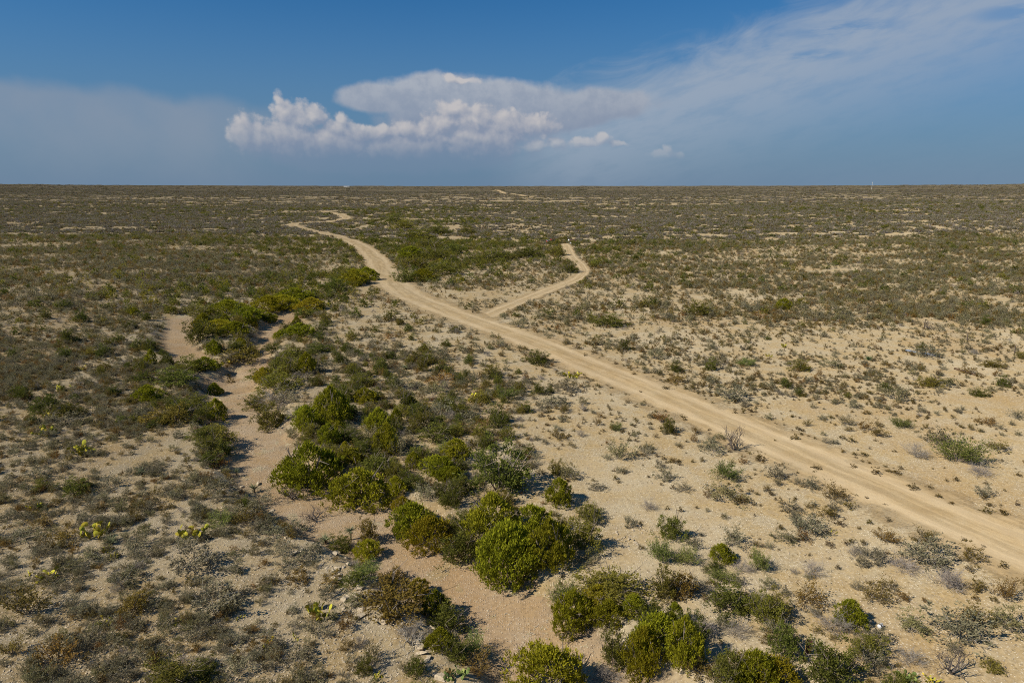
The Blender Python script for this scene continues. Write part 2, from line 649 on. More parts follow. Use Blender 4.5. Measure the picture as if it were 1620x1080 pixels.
def leaf_mat(name, c_lo, c_hi, c_alt, alt=0.3, trans=0.25):
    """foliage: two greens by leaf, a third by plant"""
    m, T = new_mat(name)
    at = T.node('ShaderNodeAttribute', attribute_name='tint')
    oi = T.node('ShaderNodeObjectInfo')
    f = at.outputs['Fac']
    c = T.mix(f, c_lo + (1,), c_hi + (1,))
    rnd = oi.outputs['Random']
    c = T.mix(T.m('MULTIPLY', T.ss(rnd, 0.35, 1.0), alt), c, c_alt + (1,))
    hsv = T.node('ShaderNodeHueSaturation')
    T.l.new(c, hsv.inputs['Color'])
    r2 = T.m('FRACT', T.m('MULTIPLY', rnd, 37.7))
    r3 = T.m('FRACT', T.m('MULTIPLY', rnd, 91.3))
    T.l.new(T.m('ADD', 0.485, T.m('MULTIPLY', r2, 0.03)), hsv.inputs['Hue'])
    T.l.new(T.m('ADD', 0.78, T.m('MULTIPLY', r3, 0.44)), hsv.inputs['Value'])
    d = T.node('ShaderNodeBsdfDiffuse')
    T.l.new(hsv.outputs[0], d.inputs[0])
    tr = T.node('ShaderNodeBsdfTranslucent')
    T.l.new(hsv.outputs[0], tr.inputs[0])
    mx = T.node('ShaderNodeMixShader')
    mx.inputs[0].default_value = trans
    T.l.new(d.outputs[0], mx.inputs[1])
    T.l.new(tr.outputs[0], mx.inputs[2])
    T.l.new(mx.outputs[0], T.out.inputs[0])
    return m


def plain_mat(name, c, c2=None, scale=3.0, rough=0.8, metal=0.0, bump=0.0):
    m, T = new_mat(name)
    b = T.node('ShaderNodeBsdfPrincipled')
    b.inputs['Roughness'].default_value = rough
    b.inputs['Metallic'].default_value = metal
    if 'Specular IOR Level' in b.inputs:
        b.inputs['Specular IOR Level'].default_value = 0.25
    tc = T.node('ShaderNodeTexCoord')
    if c2 is not None:
        n = T.noise(tc.outputs['Object'], scale, 5.0, 0.6, dim='3D')
        T.l.new(T.mix(T.ss(n, 0.35, 0.65), c + (1,), c2 + (1,)), b.inputs['Base Color'])
        if bump:
            bp = T.node('ShaderNodeBump')
            bp.inputs['Strength'].default_value = bump
            bp.inputs['Distance'].default_value = 0.05
            T.l.new(n, bp.inputs['Height'])
            T.l.new(bp.outputs[0], b.inputs['Normal'])
    else:
        b.inputs['Base Color'].default_value = c + (1,)
    T.l.new(b.outputs[0], T.out.inputs[0])
    return m


SAND_A = (0.465, 0.355, 0.195)      # tan soil
SAND_B = (0.48, 0.405, 0.275)     # pale greyish crust
SAND_C = (0.41, 0.29, 0.15)     # warmer disturbed soil


def soil_nodes(T, P, gravel=1.0):
    """colour and height of the dry stony soil in metres"""
    n_big = T.noise(P, 0.06, 2.0, 0.6)
    n_mid = T.noise(P, 0.35, 4.0, 0.65)
    n_fine = T.noise(P, 3.5, 3.0, 0.7)
    c = T.mix(T.ss(n_mid, 0.35, 0.68), SAND_A + (1,), SAND_B + (1,))
    c = T.mix(T.m('MULTIPLY', T.ss(n_big, 0.5, 0.75), 0.55), c, SAND_C + (1,))
    c = T.mix(T.ss(n_fine, 0.25, 0.8, 0.0, 0.55), T.mix(1.0, c, (0.66, 0.63, 0.58, 1), 'MULTIPLY'), T.mix(1.0, c, (1.22, 1.2, 1.16, 1), 'MULTIPLY'))
    n_pat = T.noise(P, 0.8, 3.0, 0.65)
    c = T.mix(T.ss(n_pat, 0.52, 0.7, 0.0, 0.5), c, (0.33, 0.255, 0.16, 1))
    # faint rills where water ran off, and stonier grey patches
    mp = T.node('ShaderNodeMapping')
    T.l.new(P, mp.inputs['Vector'])
    mp.inputs['Rotation'].default_value = (0, 0, 0.6)
    mp.inputs['Scale'].default_value = (0.9, 0.16, 1)
    rl = T.noise(mp.outputs[0], 1.0, 2.0, 0.55, 1.2)
    rl = T.ss(T.m('ABSOLUTE', T.m('SUBTRACT', rl, 0.5)), 0.0, 0.035, 1.0, 0.0)
    c = T.mix(T.m('MULTIPLY', rl, 0.22), c, (0.30, 0.215, 0.115, 1))
    c = T.mix(T.m('MULTIPLY', T.ss(n_big, 0.48, 0.3), 0.35), c, (0.47, 0.40, 0.28, 1))
    # pebbles, two sizes: light stones and dark litter
    v1 = T.node('ShaderNodeTexVoronoi', voronoi_dimensions='2D')
    T.l.new(P, v1.inputs['Vector'])
    v1.inputs['Scale'].default_value = 7.0
    sep = T.node('ShaderNodeSeparateColor')
    T.l.new(v1.outputs['Color'], sep.inputs[0])
    st = T.m('MULTIPLY', T.ss(v1.outputs['Distance'], 0.22, 0.42, 1.0, 0.0), T.m('GREATER_THAN', sep.outputs[0], 0.62))
    st = T.m('MULTIPLY', st, T.ss(n_mid, 0.3, 0.6, 0.4, 1.0))
    scol = T.mix(sep.outputs[1], (0.36, 0.29, 0.2, 1), (0.74, 0.65, 0.50, 1))
    c = T.mix(T.m('MULTIPLY', st, 0.8 * gravel), c, scol)
    v2 = T.node('ShaderNodeTexVoronoi', voronoi_dimensions='2D')
    T.l.new(P, v2.inputs['Vector'])
    v2.inputs['Scale'].default_value = 2.3
    sep2 = T.node('ShaderNodeSeparateColor')
    T.l.new(v2.outputs['Color'], sep2.inputs[0])
    dk = T.m('MULTIPLY', T.ss(v2.outputs['Distance'], 0.1, 0.24, 1.0, 0.0), T.m('GREATER_THAN', sep2.outputs[0], 0.7))
    c = T.mix(T.m('MULTIPLY', dk, 0.55), c, (0.16, 0.115, 0.06, 1))
    hgt = T.m('ADD', T.m('MULTIPLY', n_fine, 0.05), T.m('MULTIPLY', st, 0.04))
    hgt = T.m('ADD', hgt, T.m('MULTIPLY', n_mid, 0.12))
    return c, hgt, n_mid, n_fine, n_big


def diffuse_out(T, c, hgt=None, strength=0.6, dist=1.0):
    d = T.node('ShaderNodeBsdfDiffuse')
    T.put(d.inputs[0], c)
    d.inputs[1].default_value = 0.6
    if hgt is not None:
        bp = T.node('ShaderNodeBump')
        bp.inputs['Strength'].default_value = strength
        bp.inputs['Distance'].default_value = dist
        T.l.new(hgt, bp.inputs['Height'])
        T.l.new(bp.outputs[0], d.inputs['Normal'])
    return d.outputs[0]


def ground_mat():
    m, T = new_mat("dry_soil")
    g = T.node('ShaderNodeNewGeometry')
    P = g.outputs['Position']
    c, hgt, nm, nf, nb = soil_nodes(T, P)
    # far plain: the shrub cover itself, too small to build one by one
    at = T.node('ShaderNodeAttribute', attribute_name='scrub')
    sc1 = T.noise(P, 0.14, 4.0, 0.75)
    sc2 = T.noise(P, 0.012, 4.0, 0.6)
    sc3 = T.noise(P, 0.05, 3.0, 0.6)
    veg = T.mix(T.ss(sc3, 0.3, 0.7), (0.098, 0.083, 0.060, 1), (0.082, 0.073, 0.044, 1))
    veg = T.mix(T.ss(sc2, 0.4, 0.65), veg, (0.10, 0.082, 0.058, 1))
    cov = T.m('ADD', T.m('MULTIPLY', sc1, 1.0), T.m('MULTIPLY', T.m('SUBTRACT', sc2, 0.5), 0.7))
    cov = T.ss(cov, 0.4, 0.52, 1.0, 0.0)
    cov = T.m('MULTIPLY', T.m('ADD', 0.7, T.m('MULTIPLY', T.m('SUBTRACT', 1.0, cov), 0.29)), at.outputs['Fac'])
    c = T.mix(cov, c, veg)
    # grey litter and low dry herbs under the thicket
    at2 = T.node('ShaderNodeAttribute', attribute_name='litter')
    lt = T.m('MULTIPLY', at2.outputs['Fac'], T.ss(nm, 0.3, 0.7, 0.0, 0.2))
    c = T.mix(lt, c, (0.25, 0.195, 0.125, 1))
    T.l.new(diffuse_out(T, c, hgt), T.out.inputs[0])
    return m


def strip_mat(name, colA, colB, ruts, gravelly):
    """road / wash sheets: attribute 'across' is -1..1 over the width; ragged edges"""
    m, T = new_mat(name)
    g = T.node('ShaderNodeNewGeometry')
    P = g.outputs['Position']
    at = T.node('ShaderNodeAttribute', attribute_name='across')
    ac = at.outputs['Fac']
    c0, hgt, nm, nf, nb = soil_nodes(T, P, 1.0 if gravelly else 0.35)
    n1 = T.noise(P, 0.5, 4.0, 0.6)
    c = T.mix(T.ss(n1, 0.3, 0.7), colA + (1,), colB + (1,))
    c = T.mix(0.42 if not gravelly else 0.8, c, c0)
    if gravelly:
        c = T.mix(1.0, c, (0.98, 0.91, 0.90, 1), 'MULTIPLY')
    ab = T.m('ABSOLUTE', ac)
    if ruts:
        at2 = T.node('ShaderNodeAttribute', attribute_name='along')
        cx = T.node('ShaderNodeCombineXYZ')
        T.l.new(T.m('MULTIPLY', ac, 7.0), cx.inputs[0])
        T.l.new(T.m('MULTIPLY', at2.outputs['Fac'], 0.11), cx.inputs[1])
        sk = T.noise(cx.outputs[0], 1.0, 4.0, 0.65)
        c = T.mix(T.ss(sk, 0.35, 0.68, 0.0, 0.6), T.mix(1.0, c, (0.80, 0.78, 0.74, 1), 'MULTIPLY'), T.mix(1.0, c, (1.18, 1.17, 1.15, 1), 'MULTIPLY'))
        wob = T.m('MULTIPLY', T.m('SUBTRACT', n1, 0.5), 0.22)
        rr = T.m('ABSOLUTE', T.m('SUBTRACT', T.m('ADD', ab, wob), 0.34))
        rut = T.ss(rr, 0.03, 0.19, 1.0, 0.0)
        c = T.mix(T.m('MULTIPLY', rut, 0.32), c, (0.60, 0.475, 0.31, 1))
        hgt = T.m('SUBTRACT', hgt, T.m('MULTIPLY', rut, 0.06))
    sh = diffuse_out(T, c, hgt, 0.4 if not gravelly else 0.9)
    ed = T.m('ADD', ab, T.m('MULTIPLY', T.m('SUBTRACT', nm, 0.5), 0.9))
    ed = T.m('ADD', ed, T.m('MULTIPLY', T.m('SUBTRACT', nf, 0.5), 0.5))
    al = T.ss(ed, 0.5, 1.0, 1.0, 0.0)
    al = T.m('MULTIPLY', al, T.ss(ab, 0.86, 0.99, 1.0, 0.0))
    tr = T.node('ShaderNodeBsdfTransparent')
    mx = T.node('ShaderNodeMixShader')
    T.l.new(al, mx.inputs[0])
    T.l.new(tr.outputs[0], mx.inputs[1])
    T.l.new(sh, mx.inputs[2])
    T.l.new(mx.outputs[0], T.out.inputs[0])
    return m


# ------------------------------------------------------------------ object helpers
COL = sc.collection


def link(name, data, parent=None, loc=(0, 0, 0), rot=(0, 0, 0), scale=(1, 1, 1)):
    o = bpy.data.objects.new(name, data)
    o.location = loc
    o.rotation_euler = rot
    o.scale = scale
    if parent is not None:
        o.parent = parent
    COL.objects.link(o)
    return o


def tag(o, label=None, cat=None, group=None, kind=None):
    if label:
        o['label'] = label
    if cat:
        o['category'] = cat
    if group:
        o['group'] = group
    if kind:
        o['kind'] = kind
    return o


# ------------------------------------------------------------------ ground sheet
def strip_d(x, y):
    """smallest (distance - half width) to any bare way"""
    d = np.full(np.shape(x), 1e9)
    for P, ex in ((ROAD[::2], 0.0), (TRACK, 0.0), (WASH, -0.2), (WASH2, -0.2), (FARROAD[0], 0)):
        q, w = seg_dist(x, y, P[:, :2], P[:, 2], 45.0 if P is FARROAD[0] else 16.0)
        d = np.minimum(d, q - w - ex)
    for bx, by, rx, ry in BARE:
        q = np.hypot((x - bx) / rx, (y - by) / ry)
        d = np.minimum(d, (q - 1) * rx)
    return d


def build_ground():
    rows = np.concatenate([np.linspace(-60, 18, 14), 20 * np.exp(np.linspace(0, math.log(14000 / 20.0), 640))])
    s = np.linspace(-1, 1, 421)
    s = 0.75 * s + 0.25 * s ** 3
    hw = np.maximum(70, 1.15 * rows + 30)
    X = s[None, :] * hw[:, None]
    Y = np.repeat(rows[:, None], len(s), 1)
    Z = terrain_z(X, Y)
    n, k = X.shape
    idx = np.arange(n * k).reshape(n, k)
    a, b, c, d = idx[:-1, :-1].ravel(), idx[:-1, 1:].ravel(), idx[1:, 1:].ravel(), idx[1:, :-1].ravel()
    T = np.concatenate([np.stack([a, b, c], 1), np.stack([a, c, d], 1)])
    V = np.stack([X, Y, Z], -1).reshape(-1, 3)
    dist = np.hypot(X, Y).ravel()
    scr = smooth((dist - 700) / 1500)
    sd = np.full(len(V), 50.0)
    m = dist < 4500
    sd[m] = strip_d(V[m, 0], V[m, 1])
    scr = scr * smooth((sd - 0.0) / np.maximum(3, dist * 0.004))
    me = tri_mesh("ground", V, T, [ground_mat()], None, scr, True, 'scrub')
    px, py, f = proj(V[:, 0], V[:, 1], V[:, 2])
    lit = np.clip(COVER_AT(px, py), 0, 1) * smooth((sd - 0.5) / 4.0) * smooth((1200 - dist) / 300)
    at = me.attributes.new('litter', 'FLOAT', 'POINT')
    at.data.foreach_set('value', lit.astype(np.float32))
    o = link("ground", me)
    tag(o, "dry tan stony plain reaching to the horizon", "ground", kind='structure')
    return o


def build_strip(name, P, mat, label, cat, lift=0.03, across=13, ext=1.35, crown=0.0):
    d = np.gradient(P[:, :2], axis=0)
    d = d / np.maximum(np.linalg.norm(d, axis=1, keepdims=True), 1e-9)
    nrm = np.stack([-d[:, 1], d[:, 0]], 1)
    u = np.linspace(-1, 1, across)
    X = P[:, 0][:, None] + nrm[:, 0][:, None] * u[None] * P[:, 2][:, None] * ext
    Y = P[:, 1][:, None] + nrm[:, 1][:, None] * u[None] * P[:, 2][:, None] * ext
    Z = terrain_z(X, Y) + lift + 0.0007 * np.maximum(Y - 60, 0) + crown * (1 - u[None] ** 2)
    n, k = X.shape
    idx = np.arange(n * k).reshape(n, k)
    a, b, c, e = idx[:-1, :-1].ravel(), idx[:-1, 1:].ravel(), idx[1:, 1:].ravel(), idx[1:, :-1].ravel()
    T = np.concatenate([np.stack([a, c, b], 1), np.stack([a, e, c], 1)])
    V = np.stack([X, Y, Z], -1).reshape(-1, 3)
    me = tri_mesh(name, V, T, [mat], None, np.tile(u, n) * 1.0, True, 'across')
    al = np.concatenate([[0], np.cumsum(np.hypot(*np.diff(P[:, :2], axis=0).T))])
    at = me.attributes.new('along', 'FLOAT', 'POINT')
    at.data.foreach_set('value', np.repeat(al, k).astype(np.float32))
    o = link(name, me)
    tag(o, label, cat, kind='structure')
    return o


# ------------------------------------------------------------------ plant density over the land, by photo position
#            px    py   grey olive dwarf green dry  juniper   (plants per 100 m2)
DENS = np.array([
    (200, 950, 22, 5, 6, 1.2, 4, 0), (50, 800, 20, 7, 6, 1.5, 4, 0), (200, 700, 21, 7, 6, 1.5, 4, 0), (350, 900, 16, 5, 6, 1, 4, 0), (480, 950, 12, 5, 5, 1, 4, 0),
    (550, 1040, 10, 6, 5, 1, 4, 0), (100, 600, 21, 8, 6, 1.5, 5, 0), (60, 500, 17, 7, 5, 1.5, 4, 0), (200, 520, 20, 8, 5, 2.5, 5, .1), (60, 420, 11, 7, 5, .8, 3, 0),
    (250, 420, 16, 8, 4, 1.5, 5, 0), (400, 430, 18, 8, 4, 2, 5, 0), (100, 350, 16, 9, 4, 1, 4, 0), (400, 360, 18, 9, 4, 1.5, 5, 0), (250, 600, 16, 8, 4, 4, 4, .6),
    (330, 560, 8, 5, 2, 7, 3, 2), (440, 490, 8, 4, 2, 9, 2, 3), (380, 510, 7, 4, 2, 9, 2, 3), (560, 440, 8, 4, 2, 9, 2, 1), (540, 410, 12, 6, 2, 4, 4, .2), (680, 390, 7, 3, 2, 11, 2, .6), (640, 430, 7, 3, 2, 11, 2, 1),
    (620, 350, 8, 4, 2, 13, 2, .2), (690, 352, 8, 4, 2, 13, 2, .2), (640, 335, 9, 4, 2, 9, 3, .2), (760, 400, 8, 4, 4, 6, 2, .2), (850, 400, 9, 5, 6, 4, 2, .1), (740, 435, 7, 4, 6, 5, 2, .2), (800, 460, 3, 4, 14, .4, 1, 0), (700, 480, 3, 4, 14, .4, 1, 0),
    (860, 435, 5, 4, 9, 1, 1, 0), (900, 500, 5, 4, 12, .5, 1, 0), (1000, 470, 7, 5, 9, .8, 1, 0), (1100, 500, 6, 5, 12, .8, 1, 0), (1250, 480, 7, 5, 9, .8, 1, 0),
    (1150, 420, 9, 5, 7, 1.2, 1, 0), (1400, 450, 11, 6, 5, 1.2, 2, 0), (1550, 430, 12, 7, 4, 1.2, 2, 0), (1300, 380, 12, 6, 4, 1.5, 2, 0), (1550, 350, 14, 10, 3, 1.5, 3, 0),
    (1000, 350, 14, 7, 3, 1, 4, 0), (800, 340, 16, 6, 3, 1, 5, 0), (1200, 340, 14, 7, 3, 1.5, 3, 0), (1560, 490, 9, 5, 4, .8, 2, 0),
    (1000, 620, 3, 4, 17, .2, .5, 0), (950, 680, 2, 2.5, 15, .15, .6, 0), (1050, 730, 1.5, 2, 11, .1, .6, 0), (1000, 790, 1.5, 2, 7, .2, .8, 0),
    (1250, 600, 4, 5, 14, .3, .8, 0), (1400, 640, 3, 3.5, 9, .3, .5, 0), (1550, 620, 2, 2, 8, .3, .3, 0), (1450, 570, 2.2, 2, 8, .3, .3, 0), (1590, 560, 3, 2, 7, .3, .3, 0), (1200, 550, 5, 5, 12, .4, 1, 0),
    (1350, 720, .8, 1, 4, 0, .2, 0), (1500, 780, .2, .2, 2.5, 0, 0, 0), (1600, 750, .4, .4, 3, 0, .1, 0), (1150, 660, 3, 3, 10, .1, .4, 0), (1100, 640, 3, 3, 12, .1, .4, 0), (1230, 670, 2, 3, 8, .1, .3, 0),
    (1250, 800, 2, 2.5, 6, .1, .8, 0), (1400, 840, 1.2, 1.5, 5, 0, .4, 0), (1400, 930, 1.5, 2, 5, .1, .8, 0), (1550, 980, 2, 2, 4, .1, 1.5, 0), (1350, 870, .8, 1.2, 5, 0, .4, 0),
    (1150, 850, 2.5, 2, 5, .5, .8, 0), (1200, 960, 4, 3, 2, 2, 2.5, .2), (1300, 1040, 4, 3, 2, 1.5, 2.5, 0), (1450, 1040, 2.5, 2, 3, .4, 2.5, 0), (1580, 1060, 2, 2, 3, .2, 1, 0),
    (700, 600, 9, 6, 6, 2, 3, 0), (600, 560, 7, 5, 9, 1.2, 2, 0), (500, 560, 7, 4, 5, 2.5, 2, .2), (720, 545, 6, 5, 9, .8, 1.5, 0), (620, 520, 5, 5, 11, .8, 1.2, 0), (560, 500, 6, 5, 8, 1.5, 1.5, .1),
    (800, 650, 8, 5, 6, 2, 3, 0), (620, 680, 8, 5, 4, 2.5, 3, .4), (720, 720, 8, 5, 3, 3, 3, .6), (760, 830, 5, 4, 2, 2.5, 3, .5), (850, 760, 5, 4, 4, 1.2, 3, 0), (900, 860, 2, 2, 3, .6, 1, 0),
    (950, 920, 3, 2, 2, .6, 1.5, 0), (520, 700, 4, 3, 1, 3, 2, .6), (1000, 870, 1.5, 1.5, 4, .2, .6, 0), (830, 700, 6, 4, 5, 1, 2, 0), 
    (400, 785, 13, 7, 3, 3, 4, 0), (470, 832, 14, 7, 3, 2.5, 4, 0), (340, 705, 14, 9, 3, 4, 3, .3), (300, 645, 12, 9, 3, 5, 3, .4), (560, 905, 11, 7, 3, 3.5, 4, .2), (640, 975, 9, 7, 3, 4.5, 4, .5), (725, 1062, 8, 7, 2, 5, 3, .5), (300, 820, 20, 6, 6, .8, 4, 0), (120, 900, 21, 6, 6, .8, 4, 0), (260, 760, 20, 7, 6, 1, 4, 0), (430, 900, 15, 6, 6, .8, 4, 0), (300, 1000, 18, 6, 6, .8, 4, 0), (400, 1040, 15, 6, 6, .8, 4, 0),
    (470, 640, 6, 4, 1, 6, 3, 1.2), (540, 740, 4, 3, 1, 6, 2, 2), (640, 830, 4, 3, 1, 6, 2, 2), (740, 870, 3, 3, 1, 6, 2, 2), (850, 840, 3, 3, 1, 5, 2, 1.6), (960, 1000, 4, 4, 1, 5, 2, 2), (1100, 1030, 4, 4, 1, 4, 3, 1), (1180, 1060, 4, 4, 1, 5, 3, 1.2),
    (1050, 905, 5, 4, 3, 3, 2, .2), (1110, 940, 6, 4, 2, 5, 3, .3), (1250, 1005, 6, 5, 2, 5, 3, .3), (1060, 368, 18, 9, 2, 5, 2, 0), (1150, 353, 18, 9, 2, 5, 2, 0), (1260, 338, 18, 9, 2, 5, 2, 0), (530, 350, 16, 8, 3, 1, 4, 0), (790, 360, 15, 6, 3, 1, 4, 0), (560, 325, 16, 8, 3, 1, 4, 0), (60, 310, 16, 9, 3, 1, 4, 0), (800, 305, 16, 8, 3, 1, 5, 0), (1560, 310, 15, 10, 3, 1, 3, 0)], float)


def _warp(px, py):
    return px / 160.0, 9.0 * np.log(np.maximum(py - 285, 6.0) / 100.0) / math.log(8.0) * 1.6


DENS[:, 2:8] *= np.array([2.2, 2.0, 3.4, 1.5, 0.95, 1.3])
_sc = (DENS[:, 5] < 3)
DENS[_sc, 5] *= 0.6            # away from the thickets green bushes are rare
_left = smooth((620 - DENS[:, 0]) / 140) * (0.55 * smooth((DENS[:, 1] - 325) / 60) + 0.45 * smooth((DENS[:, 1] - 490) / 140))        # the stony side slope is the most densely grown
DENS[:, 2:4] *= (1 + 1.25 * _left)[:, None]
_right = smooth((DENS[:, 0] - 780) / 120) * smooth((DENS[:, 1] - 390) / 80)
DENS[:, 2:4] *= (1 + 0.8 * _right)[:, None]
_back = smooth((DENS[:, 0] - 760) / 120) * smooth((DENS[:, 1] - 320) / 30) * smooth((540 - DENS[:, 1]) / 80)
DENS[:, 2:4] *= (1 + 0.45 * _back)[:, None]
DENS[:, 4] *= 1 + 0.6 * _right
DENS[:, 4] *= 1 + 0.6 * _left
_thick = np.exp(-(((DENS[:, 0] - 670) / 200) ** 2 + ((DENS[:, 1] - 680) / 140) ** 2))   # and the thicket beside the wash
DENS[:, [2, 3, 6]] *= (1 + 1.1 * _thick)[:, None]
DENS[:, [5, 7]] *= (1 + 3.6 * _thick)[:, None]
_wx, _wy = _warp(DENS[:, 0], DENS[:, 1])


def dens_at(px, py):
    """inverse distance blend of the table; (n,6)"""
    px = np.atleast_1d(px)
    py = np.atleast_1d(py)
    out = np.empty((len(px), 6))
    for i in range(0, len(px), 20000):
        u, w = _warp(np.clip(px[i:i + 20000], -200, 1820), np.clip(py[i:i + 20000], 292, 1200))
        d2 = (u[:, None] - _wx[None]) ** 2 + (w[:, None] - _wy[None]) ** 2 + 0.03
        k = 1.0 / d2 ** 2
        out[i:i + 20000] = (k @ DENS[:, 2:8]) / k.sum(1, keepdims=True)
    return out


def COVER_AT(px, py):
    r = np.zeros(len(px))
    m = (py > 285) & (px > -300) & (px < 1920)
    d = dens_at(px[m], py[m])
    r[m] = np.clip((d[:, 0] + d[:, 3] * 1.5 + d[:, 4] - 12) / 60.0, 0, 1)
    return r


build_ground()
M_ROAD = strip_mat("graded_dirt", (0.50, 0.385, 0.235), (0.44, 0.325, 0.185), True, False)
M_TRACK = strip_mat("track_dirt", (0.50, 0.39, 0.25), (0.46, 0.345, 0.20), True, False)
M_WASH = strip_mat("wash_gravel", (0.44, 0.335, 0.215), (0.52, 0.415, 0.285), False, True)
build_strip("road", ROAD, M_ROAD, "graded dirt road winding across the scrubland", "road", crown=0.05, ext=2.0, across=19)
build_strip("track", TRACK, M_TRACK, "narrow side track forking off the dirt road", "track", lift=0.045, ext=1.7)
build_strip("wash_bed", WASH, M_WASH, "gravel bed of the dry wash", "dry wash", lift=0.02, across=17, ext=1.5)
build_strip("wash_bed", WASH2, M_WASH, "upper side arm of the dry wash", "dry wash", lift=0.035, across=11, ext=1.45)
build_strip("road", FARROAD[0], M_ROAD, "pale far stretch of dirt road near the horizon", "road", lift=0.15, across=7)

# ------------------------------------------------------------------ plant materials
BARK = plain_mat("grey_bark", (0.20, 0.165, 0.135), (0.13, 0.10, 0.08), 6.0)
TWIG = plain_mat("dry_twig", (0.35, 0.31, 0.255), (0.24, 0.21, 0.17), 9.0)
BLACKTWIG = plain_mat("dark_twig", (0.10, 0.08, 0.065), (0.16, 0.13, 0.11), 9.0)
LM = {
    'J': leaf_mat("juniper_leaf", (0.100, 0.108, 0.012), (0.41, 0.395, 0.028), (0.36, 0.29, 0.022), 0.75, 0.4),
    'E': leaf_mat("evergreen_leaf", (0.072, 0.082, 0.018), (0.215, 0.222, 0.045), (0.26, 0.215, 0.04), 0.75, 0.36),
    'M': leaf_mat("mesquite_leaf", (0.12, 0.15, 0.04), (0.28, 0.31, 0.075), (0.21, 0.23, 0.06), 0.5, 0.35),
    'G': leaf_mat("grey_leaf", (0.140, 0.124, 0.076), (0.320, 0.288, 0.178), (0.225, 0.195, 0.075), 0.75, 0.3),
    'O': leaf_mat("olive_leaf", (0.115, 0.082, 0.024), (0.27, 0.205, 0.060), (0.27, 0.145, 0.04), 0.7, 0.35),
    'D': leaf_mat("dwarf_leaf", (0.068, 0.047, 0.013), (0.205, 0.145, 0.034), (0.12, 0.09, 0.055), 0.8, 0.25),
    'T': leaf_mat("dead_leaf", (0.20, 0.17, 0.15), (0.36, 0.315, 0.275), (0.27, 0.235, 0.20), 0.5, 0.1),
    'R': leaf_mat("rust_leaf", (0.14, 0.09, 0.022), (0.30, 0.22, 0.05), (0.22, 0.19, 0.04), 0.5, 0.3),
}
YUC = leaf_mat("yucca_blade", (0.14, 0.16, 0.085), (0.30, 0.32, 0.19), (0.22, 0.25, 0.12), 0.4, 0.15)
YSK = leaf_mat("yucca_skirt", (0.18, 0.14, 0.09), (0.28, 0.22, 0.13), (0.2, 0.16, 0.1), 0.4, 0.1)
AGV = leaf_mat("agave_blade", (0.05, 0.085, 0.03), (0.13, 0.19, 0.07), (0.1, 0.15, 0.06), 0.4, 0.15)
PAD = leaf_mat("cactus_pad", (0.24, 0.22, 0.04), (0.54, 0.45, 0.05), (0.34, 0.33, 0.05), 0.6, 0.1)
PADG = leaf_mat("green_cactus_pad", (0.12, 0.17, 0.05), (0.26, 0.32, 0.10), (0.3, 0.3, 0.08), 0.5, 0.1)


# ------------------------------------------------------------------ plant shapes (unit size: 1 wide, 1 tall, base at origin)
def branches(S_, r, n, spread, top, rad, mat, jit=0.12, levels=1, z0=0.0):
    """n stems from the base outwards; returns tip points"""
    tips = []
    for i in range(n):
        az = 2 * math.pi * (i + r.random()) / n
        el = spread[0] + (spread[1] - spread[0]) * r.random()
        L = top * (0.75 + 0.35 * r.random())
        d = np.array([math.cos(az) * math.cos(el), math.sin(az) * math.cos(el), math.sin(el) * 1.6])
        p0 = np.array([0.04 * math.cos(az), 0.04 * math.sin(az), z0])
        p1 = p0 + d * L * 0.5 + r.normal(size=3) * jit * 0.35
        p2 = p0 + d * L + r.normal(size=3) * jit * 0.6
        S_.tube([p0, p1, p2], [rad, rad * 0.7, rad * 0.3], mat)
        tips.append(p2)
        for _ in range(levels):
            t = 0.35 + 0.5 * r.random()
            q = p1 * (1 - t) + p2 * t
            e = q + (d * 0.5 + r.normal(size=3) * 0.5) * L * 0.42
            e[2] = max(e[2], 0.03)
            S_.tube([q, e], [rad * 0.5, rad * 0.2], mat)
            tips.append(e)
    return np.array(tips)


